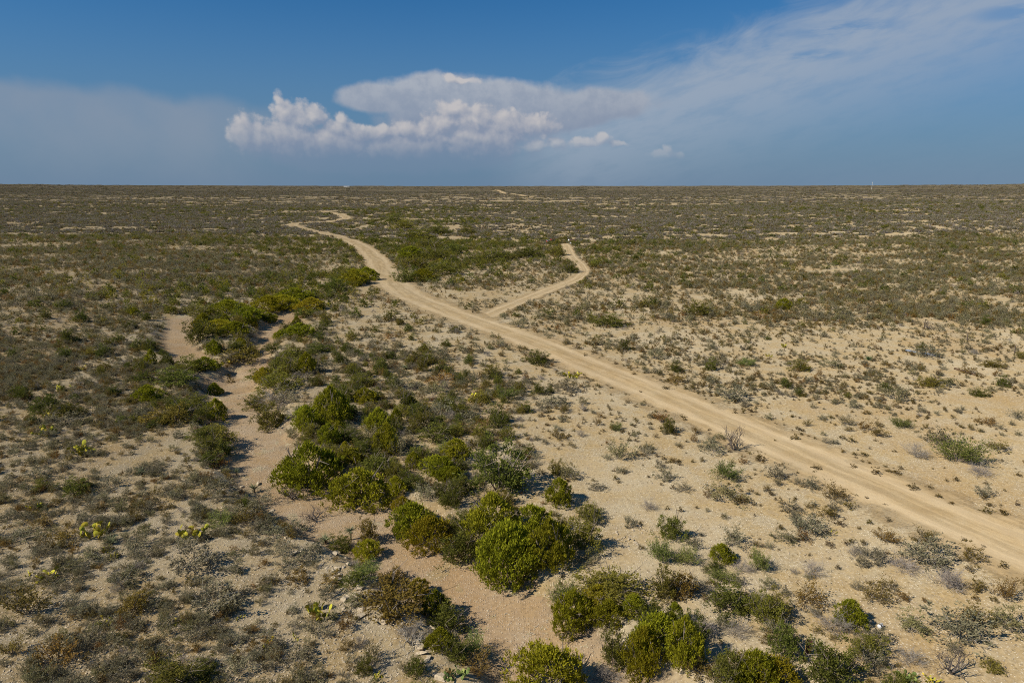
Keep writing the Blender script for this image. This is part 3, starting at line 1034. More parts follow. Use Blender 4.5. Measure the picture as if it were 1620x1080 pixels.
def make_juniper(seed, lobes, clumps, per, pointy):
    """bright dense cone / egg crowns made of many upright plumes"""
    r = np.random.default_rng(seed)
    S_ = Soup()
    L = []
    for i in range(lobes):
        if i == 0:
            L.append((0, 0, 0.40 if lobes > 1 else 0.47, 1.0))
        else:
            a = 2 * math.pi * (i / max(lobes - 1, 1)) + r.random()
            q = 0.24 + 0.08 * r.random()
            L.append((q * math.cos(a), q * math.sin(a), 0.2 + 0.1 * r.random(), 0.5 + 0.4 * r.random()))
    tot = sum(l[2] * l[3] for l in L)
    for (cx, cy, rad, h) in L:
        n = int(clumps * rad * h / tot)
        t = r.random(n) ** 0.85
        az = r.random(n) * 2 * math.pi
        prof = np.where(t < 0.28, 0.72 + 0.28 * np.sin(t / 0.28 * math.pi / 2), np.maximum(1 - ((t - 0.28) / 0.74) ** pointy, 0.03))
        lump = 0.68 + 0.46 * r.random(n) + 0.17 * np.sin(az * 3 + t * 7 + seed) + 0.12 * np.sin(az * 5 - t * 13 + 2 * seed)
        rr = rad * prof * lump
        deep = r.random(n) < 0.14
        rr = np.where(deep, rr * 0.6, rr)
        cen = np.stack([cx + rr * np.cos(az), cy + rr * np.sin(az), 0.03 + t * h * 0.93], 1)
        outv = np.stack([np.cos(az), np.sin(az), 0.55 + 1.4 * t], 1)
        outv /= np.linalg.norm(outv, axis=1, keepdims=True)
        ctint = r.random(n)
        cr = 0.022 + 0.024 * r.random(n)
        m = per
        c = np.repeat(cen, m, 0)
        o = np.repeat(outv, m, 0)
        k = np.repeat(cr, m)
        off = r.normal(size=(n * m, 3)) * k[:, None] * np.array([0.62, 0.62, 1.05])
        p = c + off
        p[:, 2] = np.maximum(p[:, 2], 0.01)
        d = o * 0.7 + np.array([0, 0, 0.9]) + r.normal(size=(n * m, 3)) * 0.45
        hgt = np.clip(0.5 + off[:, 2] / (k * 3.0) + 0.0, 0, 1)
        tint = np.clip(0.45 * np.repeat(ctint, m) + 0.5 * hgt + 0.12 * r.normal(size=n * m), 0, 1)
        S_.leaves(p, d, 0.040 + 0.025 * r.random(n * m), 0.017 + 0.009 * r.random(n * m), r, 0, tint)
    return S_


def trunk_soup(seed, n=6, rad=0.02, top=0.55):
    r = np.random.default_rng(seed)
    S_ = Soup()
    branches(S_, r, n, (0.7, 1.2), top, rad, 0, 0.05, 2)
    return S_


def make_bush(seed, clumps, per, flat=0.9, leafL=0.06, leafW=0.035, gap=0.25, cr0=0.06, low=0.03):
    """rounded leafy bush with an uneven outline"""
    r = np.random.default_rng(seed)
    S_ = Soup()
    ph = r.random(6) * 6.28
    az = r.random(clumps) * 2 * math.pi
    u = r.random(clumps)
    el = np.arcsin(u ** 0.8)
    lump = 1 + 0.16 * np.sin(2 * az + ph[0]) + 0.13 * np.sin(3 * az + 4 * el + ph[1]) + 0.1 * np.sin(5 * az - 3 * el + ph[2]) + 0.14 * r.normal(size=clumps)
    rr = 0.43 * lump * np.where(r.random(clumps) < gap, 0.62, 1.0)
    cen = np.stack([rr * np.cos(az) * np.cos(el), rr * np.sin(az) * np.cos(el), low + rr * np.sin(el) * 2.1 * flat], 1)
    ctint = r.random(clumps)
    cr = cr0 * (0.6 + 0.8 * r.random(clumps))
    n = clumps * per
    off = r.normal(size=(n, 3)) * np.repeat(cr, per)[:, None] * np.array([0.8, 0.8, 0.75])
    p = np.repeat(cen, per, 0) + off
    p[:, 2] = np.maximum(p[:, 2], 0.01)
    o = np.repeat(cen, per, 0) * np.array([1, 1, 0.6])
    o /= np.maximum(np.linalg.norm(o, axis=1, keepdims=True), 1e-6)
    d = o + np.array([0, 0, 0.35]) + r.normal(size=(n, 3)) * 0.75
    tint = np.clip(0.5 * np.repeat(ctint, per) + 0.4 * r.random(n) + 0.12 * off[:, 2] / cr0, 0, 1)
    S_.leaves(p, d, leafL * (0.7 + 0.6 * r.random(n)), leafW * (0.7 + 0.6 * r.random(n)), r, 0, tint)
    return S_


def make_open_shrub(seed, stems, leaves_n, spread=(0.35, 1.25), leafL=0.06, leafW=0.04, top=0.5, rad=0.008, levels=3, stem_mat=1, bias=0.45):
    """airy shrub: spreading stems with leaves towards the tips"""
    r = np.random.default_rng(seed)
    St = Soup()
    tips = branches(St, r, stems, spread, top, rad, 0, 0.14, levels)
    tips[:, 2] = np.clip(tips[:, 2], 0.04, 1.05)
    Lf = Soup()
    k = r.integers(0, len(tips), leaves_n)
    t = bias + (1.08 - bias) * r.random(leaves_n)
    p = tips[k] * t[:, None] + r.normal(size=(leaves_n, 3)) * np.array([0.045, 0.045, 0.045])
    p[:, 2] = np.maximum(p[:, 2], 0.015)
    d = tips[k] + np.array([0, 0, 0.15]) + r.normal(size=(leaves_n, 3)) * 0.55
    ct = r.random(len(tips))
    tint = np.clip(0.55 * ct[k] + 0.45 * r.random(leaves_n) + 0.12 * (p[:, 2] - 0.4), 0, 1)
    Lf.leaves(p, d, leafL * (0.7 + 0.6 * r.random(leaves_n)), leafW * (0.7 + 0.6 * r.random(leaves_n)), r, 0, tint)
    return Lf, St


def make_dry(seed, stems=16, levels=8, rad=0.007):
    r = np.random.default_rng(seed)
    St = Soup()
    tips = branches(St, r, stems, (0.25, 1.35), 0.5, rad, 0, 0.2, levels)
    # fine dead twiglets
    n = stems * 60
    k = r.integers(0, len(tips), n)
    t = 0.45 + 0.6 * r.random(n)
    p = tips[k] * t[:, None] + r.normal(size=(n, 3)) * 0.05
    p[:, 2] = np.maximum(p[:, 2], 0.01)
    d = tips[k] + r.normal(size=(n, 3)) * 0.5
    St.leaves(p, d, 0.11 + 0.08 * r.random(n), 0.010, r, 1, 0.3 + 0.5 * r.random(n))
    return St


def make_yucca(seed, blades=80, trunk=0.25):
    r = np.random.default_rng(seed)
    B = Soup()
    az = r.random(blades) * 6.283
    el = np.arcsin(-0.25 + 1.22 * r.random(blades))
    d = np.stack([np.cos(az) * np.cos(el), np.sin(az) * np.cos(el), np.sin(el)], 1)
    p = np.tile([0, 0, trunk], (blades, 1)) + d * 0.04
    B.leaves(p, d, 0.44 + 0.1 * r.random(blades), 0.032, r, 0, np.clip(0.3 + 0.5 * (d[:, 2] + 0.2) + 0.2 * r.random(blades), 0, 1))
    K = Soup()
    n = blades // 2
    az = r.random(n) * 6.283
    d = np.stack([np.cos(az), np.sin(az), -0.9 - r.random(n)], 1)
    K.leaves(np.tile([0, 0, trunk], (n, 1)) + d * 0.03, d, 0.25, 0.035, r, 0, r.random(n))
    K.tube([(0, 0, -0.05), (0.01, 0, trunk * 0.5), (0, 0, trunk)], [0.06, 0.07, 0.05], 0, 6)
    return B, K


def pad_geo(S_, base, up, side, w, h, th, mat, tint, seg=9):
    """one flattened egg-shaped cactus pad"""
    nrm = np.cross(up, side)
    c = base + up * h * 0.5
    V = [c + nrm * th * 0.5, c - nrm * th * 0.5]
    for i in range(seg):
        a = 2 * math.pi * i / seg - math.pi / 2
        k = 0.5 * (1 + 0.18 * math.sin(a))
        V.append(c + side * math.cos(a) * w * k + up * math.sin(a) * h * 0.5)
    T = []
    for i in range(seg):
        j = (i + 1) % seg
        T += [(0, 2 + i, 2 + j), (1, 2 + j, 2 + i)]
    S_.add(V, T, mat, tint)


def make_pear(seed, stacks=7):
    """list of pad soups"""
    r = np.random.default_rng(seed)
    pads = []
    for s_ in range(stacks):
        a = r.random() * 6.283
        q = 0.36 * math.sqrt(r.random())
        base = np.array([q * math.cos(a), q * math.sin(a), -0.02])
        up = np.array([0.35 * math.cos(a), 0.35 * math.sin(a), 1.0]) + r.normal(size=3) * 0.25
        for lv in range(2 + int(r.random() * 2.2)):
            up = up / np.linalg.norm(up)
            side = np.cross(up, r.normal(size=3))
            side /= np.linalg.norm(side)
            h = 0.21 * (0.75 + 0.5 * r.random())
            P_ = Soup()
            pad_geo(P_, base, up, side, h * 0.78, h, 0.05, 0, float(r.random()))
            pads.append(P_)
            base = base + up * h * 0.9 + side * h * 0.22 * r.choice([-1, 1])
            up = up + r.normal(size=3) * 0.45
            up[2] = abs(up[2]) + 0.1
    return pads


def make_tree_bare(seed, depth=5):
    """leafless branching tree"""
    r = np.random.default_rng(seed)
    St = Soup()

    def grow(p, d, L, rad, lv):
        d = d / np.linalg.norm(d)
        mid = p + d * L * 0.5 + r.normal(size=3) * L * 0.07
        e = p + d * L + r.normal(size=3) * L * 0.10
        e[2] = max(e[2], 0.02)
        St.tube([p, mid, e], [rad, rad * 0.85, rad * 0.65], 0, 4 if lv < 3 else 3)
        if lv < depth:
            for _ in range(3 if lv < 4 else 2):
                grow(e if r.random() < 0.65 else mid, d * 0.75 + r.normal(size=3) * 0.55 + np.array([0, 0, 0.12]), L * (0.62 + 0.2 * r.random()), rad * 0.58, lv + 1)
    for i in range(4):
        a = i * 1.57 + r.random()
        grow(np.array([0.0, 0, 0]), np.array([math.cos(a) * 0.8, math.sin(a) * 0.8, 1.0]), 0.30, 0.028, 1)
    return St


def norm_soup(S_list):
    """scale soups together so that they are 1 wide and 1 tall"""
    V = np.concatenate([v for S_ in S_list for v in S_.V])
    w = max(np.percentile(np.abs(V[:, 0]), 98), np.percentile(np.abs(V[:, 1]), 98)) * 2
    h = np.percentile(V[:, 2], 99.5)
    for S_ in S_list:
        S_.V = [v * np.array([1 / w, 1 / w, 1 / h]) for v in S_.V]


# variants[kind] = list of (full mesh, crown mesh, wood mesh);  low[kind] = list of light meshes
VAR, LOW = {}, {}


def variant(kind, leaf, wood, leafmats, woodmats, tagname):
    norm_soup([leaf, wood] if leaf else [wood])
    cm = leaf.mesh(tagname + "_crown", leafmats) if leaf else None
    wm = wood.mesh(tagname + "_wood", woodmats) if wood else None
    J = Soup()
    mats = []
    for S_, mm in ((leaf, leafmats), (wood, woodmats)):
        if S_:
            for v, t, mi, c in zip(S_.V, S_.T, S_.M, S_.C):
                pass
            V = np.concatenate(S_.V)
            T = np.concatenate(S_.T)
            M = np.concatenate(S_.M)
            C = np.concatenate(S_.C)
            J.V.append(V)
            J.T.append(T + J.n)
            J.M.append(M + len(mats))
            J.C.append(C)
            J.n += len(V)
            mats += mm
    VAR.setdefault(kind, []).append((J.mesh(tagname, mats), cm, wm))


def low_variant(kind, S_, mats, tagname):
    norm_soup([S_])
    LOW.setdefault(kind, []).append(S_.mesh(tagname + "_small", mats))


for i in range(7):
    S_ = make_juniper(100 + i, [1, 1, 2, 3, 4, 4, 3][i], 430, 19, [1.5, 2.2, 1.8, 1.7, 2.0, 2.4, 2.6][i])
    variant('J', S_, trunk_soup(120 + i), [LM['J']], [BARK], "juniper")
CONE = make_juniper(190, 1, 900, 16, 2.3)
CONE_W = trunk_soup(191)
norm_soup([CONE, CONE_W])
CONE_MESH = (None, CONE.mesh("juniper_crown", [LM['J']]), CONE_W.mesh("juniper_wood", [BARK]))
for i in range(7):
    S_ = make_bush(200 + i, 120, 36, 0.9, 0.045, 0.026, 0.45, 0.056)
    variant('E', S_, trunk_soup(220 + i, 9, 0.013, 0.62), [LM['E']], [BARK], "evergreen")
for i in range(5):
    Lf, St = make_open_shrub(300 + i, 18, 2400, (0.4, 1.2), 0.075, 0.022, 0.55, 0.009, 4)
    variant('M', Lf, St, [LM['M']], [BARK], "mesquite")
for i in range(8):
    if i < 5:
        Lf = make_bush(400 + i, 60, 19, 0.85, 0.058, 0.034, 0.45, 0.052)
        St = Soup()
        branches(St, np.random.default_rng(440 + i), 12, (0.2, 1.2), 0.45, 0.008, 0, 0.1, 3)
    else:
        Lf, St = make_open_shrub(400 + i, 11, 900, (0.3, 1.25), 0.06, 0.034, 0.5, 0.008, 3, bias=0.5)
    variant('G', Lf, St, [LM['G']], [TWIG], "grey")
for i in range(7):
    if i < 4:
        Lf = make_bush(500 + i, 44, 18, 0.95, 0.065, 0.038, 0.5, 0.060)
        St = Soup()
        branches(St, np.random.default_rng(540 + i), 10, (0.4, 1.25), 0.5, 0.009, 0, 0.1, 2)
    else:
        Lf, St = make_open_shrub(500 + i, 11, 900, (0.4, 1.25), 0.065, 0.034, 0.52, 0.009, 3, bias=0.5)
    variant('O', Lf, St, [LM['O']], [BLACKTWIG], "olive")
for i in range(6):
    Lf = make_bush(600 + i, 26, 9, 0.9, 0.13, 0.075, 0.35, 0.085)
    St = Soup()
    branches(St, np.random.default_rng(640 + i), 6, (0.3, 1.2), 0.45, 0.018, 0, 0.1, 1)
    variant('D', Lf, St, [LM['D']], [BLACKTWIG], "dwarf")
for i in range(6):
    St = make_dry(700 + i)
    variant('T', None, St, [], [TWIG, LM['T']], "dry")
for i in range(2):
    S_ = make_bush(260 + i, 120, 18, 0.9, 0.06, 0.035, 0.3, 0.055)
    variant('R', S_, trunk_soup(280 + i, 6, 0.018, 0.6), [LM['R']], [BARK], "rusty")
for i in range(4):
    low_variant('J', make_juniper(150 + i, 1 + i % 3, 60, 8, 2.0), [LM['J']], "juniper")
    low_variant('E', make_bush(250 + i, 46, 7, 0.9, 0.12, 0.08, 0.3, 0.07), [LM['E']], "evergreen")
    low_variant('G', make_bush(450 + i, 40, 5, 0.8, 0.14, 0.075, 0.4, 0.10), [LM['G']], "grey")
    low_variant('O', make_bush(550 + i, 32, 5, 0.9, 0.15, 0.085, 0.35, 0.11), [LM['O']], "olive")
    low_variant('D', make_bush(650 + i, 8, 5, 0.9, 0.3, 0.2, 0.3, 0.12), [LM['D']], "dwarf")
    low_variant('T', make_bush(750 + i, 34, 5, 0.85, 0.2, 0.04, 0.45, 0.12), [LM['T']], "dry")
for i in range(5):
    # clump of several far shrubs of mixed kinds, 1 unit = a patch some metres across
    r = np.random.default_rng(800 + i)
    J = Soup()
    mats = [LM['G'], LM['O'], LM['E'], LM['T']]
    for k in range(7):
        mk = r.choice(4, p=[0.55, 0.24, 0.03, 0.18])
        B = make_bush(int(r.integers(1e6)), 22, 5, 0.85, 0.2, 0.13, 0.4, 0.10)
        V = np.concatenate(B.V)
        w = 0.2 + 0.2 * r.random()
        V = V * np.array([w, w, 0.9 + 0.4 * r.random()]) + np.array([r.uniform(-0.38, 0.38), r.uniform(-0.38, 0.38), 0])
        J.V.append(V)
        J.T.append(np.concatenate(B.T) + J.n)
        J.M.append(np.full(len(V) // 3, mk))
        J.C.append(np.concatenate(B.C))
        J.n += len(V)
    LOW.setdefault('X', []).append(J.mesh("scrub_patch", mats))

# ------------------------------------------------------------------ plants seen clearly in the photograph: kind, px, py (foot), width px, height px
HAND = """
J 525 672 50 60;J 485 676 45 35;J 520 706 30 36;E 548 702 36 28;J 490 778 82 76;J 555 737 38 28;J 570 808 80 66;J 637 814 32 28;J 692 754 48 34;J 577 639 32 26
J 417 605 28 24;E 450 594 42 30;E 567 613 44 20;E 428 679 50 42;T 440 645 70 36;E 788 784 92 92;E 690 699 56 24;M 703 719 32 20;G 630 724 40 36;G 592 700 55 34
E 595 754 60 30;E 717 804 32 42;G 672 792 44 38;J 627 784 32 30;G 763 797 20 16;G 697 570 34 28;E 777 595 26 20;O 700 606 45 18;G 698 662 42 32;G 635 622 52 22
G 692 625 45 20;M 802 634 40 26;E 760 640 40 24;G 735 668 40 26
J 650 852 62 56;J 680 874 66 56;E 732 892 66 50;J 780 852 82 70;J 803 927 88 96;J 580 887 42 32;E 537 874 38 30;R 583 862 30 42;M 582 917 46 28;R 620 927 42 28
R 622 974 92 50;J 662 947 34 32;J 690 982 38 46;E 705 1007 56 46;M 748 1042 48 42;J 697 1032 42 38;E 718 1047 46 36;T 650 1012 44 34;O 757 1067 60 38;G 590 1052 42 40
O 545 1002 38 30;G 500 1007 56 34;G 445 882 42 30;G 470 1050 60 30;O 470 925 46 24;G 560 960 40 26
J 868 900 66 76;E 922 874 56 50;G 926 897 46 26;J 840 852 62 52;E 932 826 50 26;E 970 954 92 50;M 892 964 46 46;J 905 1002 62 64;J 945 962 46 36;J 963 997 50 46
J 1002 977 42 36;E 970 1060 46 62;J 1015 1074 54 74;J 1042 1042 72 68;J 1080 1057 50 74;J 1067 990 30 36;J 868 1112 112 82;E 1150 1092 50 58;J 1195 1096 62 62;E 1052 947 46 50
R 1080 947 38 42;G 1105 937 42 30;E 1155 974 76 50;E 1210 992 52 52;T 1110 1012 46 40;T 1165 1010 42 36;E 1062 857 42 40;M 1045 890 42 38;M 1085 895 44 32;J 1140 892 40 32
G 1160 867 46 36;M 1200 905 34 38;T 1175 907 34 24;M 1140 922 42 22;G 1215 932 30 24;G 997 837 30 24;G 1098 870 30 22;T 960 1085 60 26;O 1105 1075 60 30
G 1277 852 76 36;G 1240 858 40 22;O 1310 822 38 18;O 1402 862 50 26;O 1460 862 46 26;G 1385 894 54 34;G 1465 897 86 36;T 1430 907 60 26;T 1500 937 58 46;O 1535 892 42 36
O 1545 937 36 24;O 1385 957 56 38;O 1405 934 32 20;T 1285 912 42 28;O 1590 952 42 40;O 1540 987 50 36;G 1592 1003 62 46;J 1343 992 44 42;O 1280 964 64 42;E 1228 977 42 42
T 1320 1007 64 42;G 1388 1024 46 36;G 1443 1005 48 38;G 1517 1022 92 66;E 1310 1092 88 76;G 1375 1068 52 46;T 1440 1054 46 36;J 1225 1092 62 48;E 1240 1044 52 52;R 1570 1064 28 20;D 1536 905 20 14
M 1520 737 68 48;G 1485 707 56 34;T 1452 727 42 28;T 1550 754 46 22;O 1580 714 38 20;M 1425 678 36 16;O 1390 692 28 22;O 1365 682 30 20;G 1338 674 34 20;G 1420 637 62 22
E 1400 618 24 13;E 1470 614 32 18;E 1547 628 24 16;O 1563 674 30 13;G 1608 664 28 18;O 1400 579 17 15;E 1570 582 28 13;O 1535 594 36 15;G 1315 582 36 20;E 1265 587 32 19
G 1228 760 36 30;G 1280 774 32 20;O 1318 794 44 32;D 1345 806 24 17;G 1250 812 42 20;G 1470 567 50 18;G 1495 612 40 16
G 980 730 54 38;G 1022 720 28 22;G 1125 717 42 24;M 1148 762 46 36;G 1147 797 68 28;G 1080 779 30 18;G 1052 762 36 26;G 902 760 34 24;T 1027 808 28 22;G 942 777 26 20
O 883 697 32 18;G 870 645 46 26;G 900 622 36 24;E 850 577 38 24;O 1047 670 30 20;M 975 682 20 15;J 885 799 40 42;G 1137 580 42 15;M 1180 580 28 15;G 1158 634 54 26
O 1072 607 36 18;G 1035 570 44 19;E 965 517 46 22;E 1103 500 40 24;G 1050 505 36 18;G 1190 495 50 20;J 1240 490 22 18;G 1330 500 44 20;O 1200 505 30 14;G 822 520 32 20
E 275 612 62 32;E 300 592 52 30;J 325 587 38 23;J 340 627 24 22;E 310 650 42 28;J 235 637 40 28;J 343 667 30 36;R 280 672 42 34;R 240 674 38 26;E 345 705 60 34
G 345 780 52 28;G 175 774 52 26;E 120 787 48 32;G 105 674 52 22;G 60 760 46 24;E 320 700 36 24;G 412 802 50 28;G 470 846 50 28;G 393 818 50 26;G 430 854 46 26;G 482 888 46 26;O 522 928 40 26;E 560 928 44 26;G 452 905 44 24;E 352 722 40 26;O 345 745 40 24;E 330 735 34 22
O 42 982 82 60;G 340 972 86 40;G 305 907 86 48;O 90 1062 76 52;R 217 972 42 34;G 200 927 56 30;M 350 837 46 32;O 388 834 42 36;O 65 840 42 24;O 105 862 52 24
G 215 877 46 24;G 140 892 38 24;G 378 1072 62 38;E 322 1080 52 32;G 225 1052 46 32;G 175 1032 46 30;G 262 1012 42 28;G 377 1017 42 24;O 20 1040 50 34;G 30 860 44 26
E 318 542 52 36;J 345 527 42 22;J 372 532 42 24;R 378 574 52 24;E 396 564 28 22;E 317 502 42 20;J 360 499 52 22;J 392 507 42 22;J 425 510 26 16;J 425 492 52 24
J 448 490 42 24;J 467 480 52 24;J 493 492 42 22;J 475 532 44 18;E 433 558 32 16;E 413 604 40 22;E 440 622 74 38;D 365 607 17 11;D 360 597 15 6;E 530 462 44 26
J 560 452 40 26;J 580 445 34 22;E 545 446 34 20;E 405 650 40 26;E 395 560 24 18;E 460 570 40 22;G 475 605 44 24;G 520 590 40 22;E 500 560 36 18;G 450 640 60 30
E 640 447 40 22;E 655 425 46 22;E 690 412 50 22;E 700 436 46 22;J 650 410 36 20;E 720 402 40 20;E 680 395 44 20;E 760 415 40 18;E 790 412 42 18;E 835 408 40 16;E 660 378 40 18;E 640 362 36 16;E 690 372 36 16;E 625 352 30 12;J 668 445 40 20;E 740 372 24 16;E 880 405 34 18;E 900 432 30 20
D 1226 699 8 5;D 1257 697 20 10;D 1332 695 14 8;D 1346 700 16 10;D 1351 721 11 7;D 1366 722 16 8;D 1349 741 14 9;D 1385 752 18 15;D 1416 752 20 13;D 1446 776 17 12;D 1470 774 14 9;D 1484 789 17 9;D 1505 799 12 6;D 1439 771 10 7;D 1426 743 9 8;D 1415 715 9 5;D 1566 801 14 7;D 1560 814 22 13;D 1585 814 18 12;D 1590 816 10 8;D 1353 786 10 6;D 1400 800 8 5;D 1288 748 8 5;D 1290 744 20 7;D 1080 592 10 8;D 1079 662 11 9;D 1013 622 7 5;D 1127 639 9 6;D 1162 650 8 6;D 1177 645 9 6;D 1163 655 10 7;D 1055 618 18 7;D 1122 682 8 5;D 1123 688 8 5;D 1370 790 9 6;D 1587 900 18 14;D 1555 867 10 7;D 1525 857 14 7;D 1330 833 18 12;D 1348 860 16 10;D 1312 865 18 10;D 914 552 12 10;D 926 564 9 7;D 1003 594 10 7;D 903 628 12 9;D 940 560 14 8;D 973 577 10 6
"""
LM_HAND = []       # unique plants / things used as landmarks in labels: (phrase, px, py)


def scale_at(p, z):
    return proj(p[0], p[1], z)[2] / FOC


plants = []     # dict: kind, x, y, z, w, h, hand
_tok = [t_.split() for t_ in HAND.replace("\n", ";").split(";") if t_.strip()]
_hp = np.array([[float(v) for v in t_[1:]] for t_ in _tok])
_sa = np.sin(PITCH + np.arctan((_hp[:, 1] - 540) / FOC))
_pts = ray_ground(_hp[:, 0], _hp[:, 1] - 0.25 * _hp[:, 2] * _sa, terrain_z)
_pz = terrain_z(_pts[:, 0], _pts[:, 1])
for (k, *_), (px, py, w, h), p, z, sa in zip(_tok, _hp, _pts, _pz, _sa):
    s_ = scale_at(p, z)
    W = w * s_
    H = max((h - 0.35 * w * sa) * s_ / math.sqrt(max(1 - sa * sa, 0.05)), 0.42 * W)
    g_ = 1.16 if k in 'JER' else 1.0
    plants.append(dict(k=k, x=p[0], y=p[1], z=z, w=W * g_, h=H * (1.06 if k in 'JER' else 1.0), hand=True))

# ------------------------------------------------------------------ scattered plants over the land
SIZE = {'G': (0.5, 1.55, 0.74), 'O': (0.45, 1.35, 0.8), 'D': (0.22, 0.6, 0.8), 'E': (1.1, 2.6, 0.75), 'T': (0.7, 1.5, 0.7), 'J': (1.4, 2.8, 0.95)}
ORDER = ['G', 'O', 'D', 'E', 'T', 'J']


def wedge(y0, y1, n, half=0.86, add=14):
    """n points spread evenly over the ground in front"""
    y = np.sqrt(rng.random(n * 2) * (y1 ** 2 - y0 ** 2) + y0 ** 2)
    w = half * y + add
    wm = half * y1 + add
    # area weights: rows are wider further out; thin by the added margin
    keep = rng.random(n * 2) < (w / y) / (half + add / y0)
    y = y[keep]
    x = (rng.random(len(y)) * 2 - 1) * (half * y + add)
    return x, y


def wedge_area(y0, y1, half=0.86, add=14):
    return half * (y1 ** 2 - y0 ** 2) + 2 * add * (y1 - y0)


HX = np.array([p['x'] for p in plants])
HY = np.array([p['y'] for p in plants])
HW = np.array([p['w'] for p in plants])


def scatter(y0, y1, mult, kinds, size_mult=1.0, hand_gap=0.55):
    """returns dict kind -> arrays x, y, w, h"""
    A = wedge_area(y0, y1)
    dmax = 3.0 if y0 < 100 else 1.9
    n = int(A * dmax * mult)
    x, y = wedge(y0, y1, max(n, 10))
    f = n / max(len(x), 1)
    px, py, dep = proj(x, y, base_z(x, y))
    D = dens_at(px, py)
    # streaks of barer ground along the contours and clearings between the bushes
    st = fbm(x / 34.0, y / 11.0, 91, 2)
    cl = fbm(x / 7.0, y / 7.0, 95, 2)
    st2 = fbm(x / 26.0, y / 20.0, 97, 2)
    far = smooth((y - 90) / 160)
    k = np.clip(1 + (0.8 * far) * st + 1.0 * st2, 0.12, 2) * np.clip(1 + 1.7 * cl, 0.2, 2.0)
    D = D * k[:, None]
    if y0 < 100:
        D[:, :2] *= (1 + 0.65 * smooth((640 - px) / 100))[:, None]     # small, closely set shrubs on the stony slope
    clear = strip_d(x, y)
    u = rng.random(len(x)) * dmax * 100 / f if f > 0 else rng.random(len(x))
    cum = np.cumsum(D, 1)
    out = {}
    ok = clear > 0.45
    if hand_gap and len(HX) and y0 < 130:
        for i in range(0, len(x), 4000):
            sl = slice(i, i + 4000)
            d = np.hypot(x[sl, None] - HX[None], y[sl, None] - HY[None]) - HW[None] * 0.5 * hand_gap
            ok[sl] &= d.min(1) > 0.15
    for j, kd in enumerate(ORDER):
        lo = cum[:, j - 1] if j else 0
        m = (u >= lo) & (u < cum[:, j]) & ok & (clear > (1.1 if kd in 'EJ' else (0.3 if kd == 'D' else 0.6)))
        if kd not in kinds:
            continue
        a, b, asp = SIZE[kd]
        t = rng.random(m.sum()) ** 1.3
        w = (a + (b - a) * t) * size_mult * np.where((px[m] > 800) & (kd != 'D') & (y0 < 100), 0.86, 1.0) * np.where((px[m] < 600) & (kd in 'GOT') & (y0 < 100), 0.8, 1.0)
        h = w * asp * (0.75 + 0.5 * rng.random(m.sum()))
        out[kd] = (x[m], y[m], w, h)
    # weeds along the verges: small ones may stand nearer the road
    return out


near = scatter(24, 125, 1.0, 'GODETJ')
for kd, (x, y, w, h) in near.items():
    z = terrain_z(x, y)
    for i in range(len(x)):
        plants.append(dict(k=kd, x=x[i], y=y[i], z=z[i], w=w[i], h=h[i], hand=False))
mid = scatter(125, 330, 1.0, 'GODETJ', 1.12)
far1 = scatter(330, 900, 0.16, 'GOET')
far2 = scatter(900, 3000, 0.016, 'GOET')
far3 = scatter(3000, 7500, 0.0007, 'GOE')

# the 300 of each kind that show largest become things of their own, the rest stay ground cover
for p in plants:
    px, py, dep = proj(p['x'], p['y'], p['z'])
    p['px'], p['py'], p['dep'] = float(px), float(py), float(dep)
    p['show'] = p['w'] / dep
    p['in'] = (-40 < px < 1660) and (py < 1150)
NAMEOF = {'J': 'juniper_tree', 'E': 'evergreen_bush', 'M': 'mesquite_bush', 'G': 'grey_shrub', 'O': 'olive_shrub', 'D': 'dwarf_shrub', 'T': 'leafless_shrub', 'R': 'rusty_shrub'}
CATOF = {'J': 'tree', 'E': 'bush', 'M': 'bush', 'G': 'shrub', 'O': 'shrub', 'D': 'shrub', 'T': 'shrub', 'R': 'shrub'}
solo, rest = [], {}
for kd in NAMEOF:
    L = [p for p in plants if p['k'] == kd]
    L.sort(key=lambda p: (-int(p['in']), -(p['show'] * (3 if p['hand'] else 1))))
    cut = 290
    solo += [p for p in L[:cut] if p['in']]
    rest[kd] = [p for p in L[:cut] if not p['in']] + L[cut:]

things = []      # (object, kind phrase, px, py, width) for labels
rr = random.Random(3)
for p in solo:
    kd = p['k']
    full, crown, wood = VAR[kd][rr.randrange(len(VAR[kd]))]
    if kd == 'J' and p['hand'] and abs(p['px'] - 803) < 12 and abs(p['py'] - 915) < 22 and p['show'] * FOC > 80:
        full, crown, wood = CONE_MESH
    rot = (0, 0, rr.random() * 6.283)
    wob = 0.88 + 0.24 * rr.random()
    scl = (p['w'] * wob, p['w'] / wob, p['h'])
    loc = (p['x'], p['y'], p['z'] - 0.03 * p['h'])
    big = p['show'] * FOC > 26 and crown is not None and wood is not None
    if kd in 'JE' or big:
        o = link(NAMEOF[kd], None, None, loc, rot, scl)
        o.empty_display_size = 0.3
        link("crown" if kd in 'JEMR' else "foliage", crown, o)
        link("trunk" if kd in 'JEMR' else "stems", wood, o)
    else:
        o = link(NAMEOF[kd], full, None, loc, rot, scl)
    things.append(dict(o=o, k=kd, px=p['px'], py=p['py'], wpx=p['show'] * FOC, w=p['w'], h=p['h'], cat=CATOF[kd]))


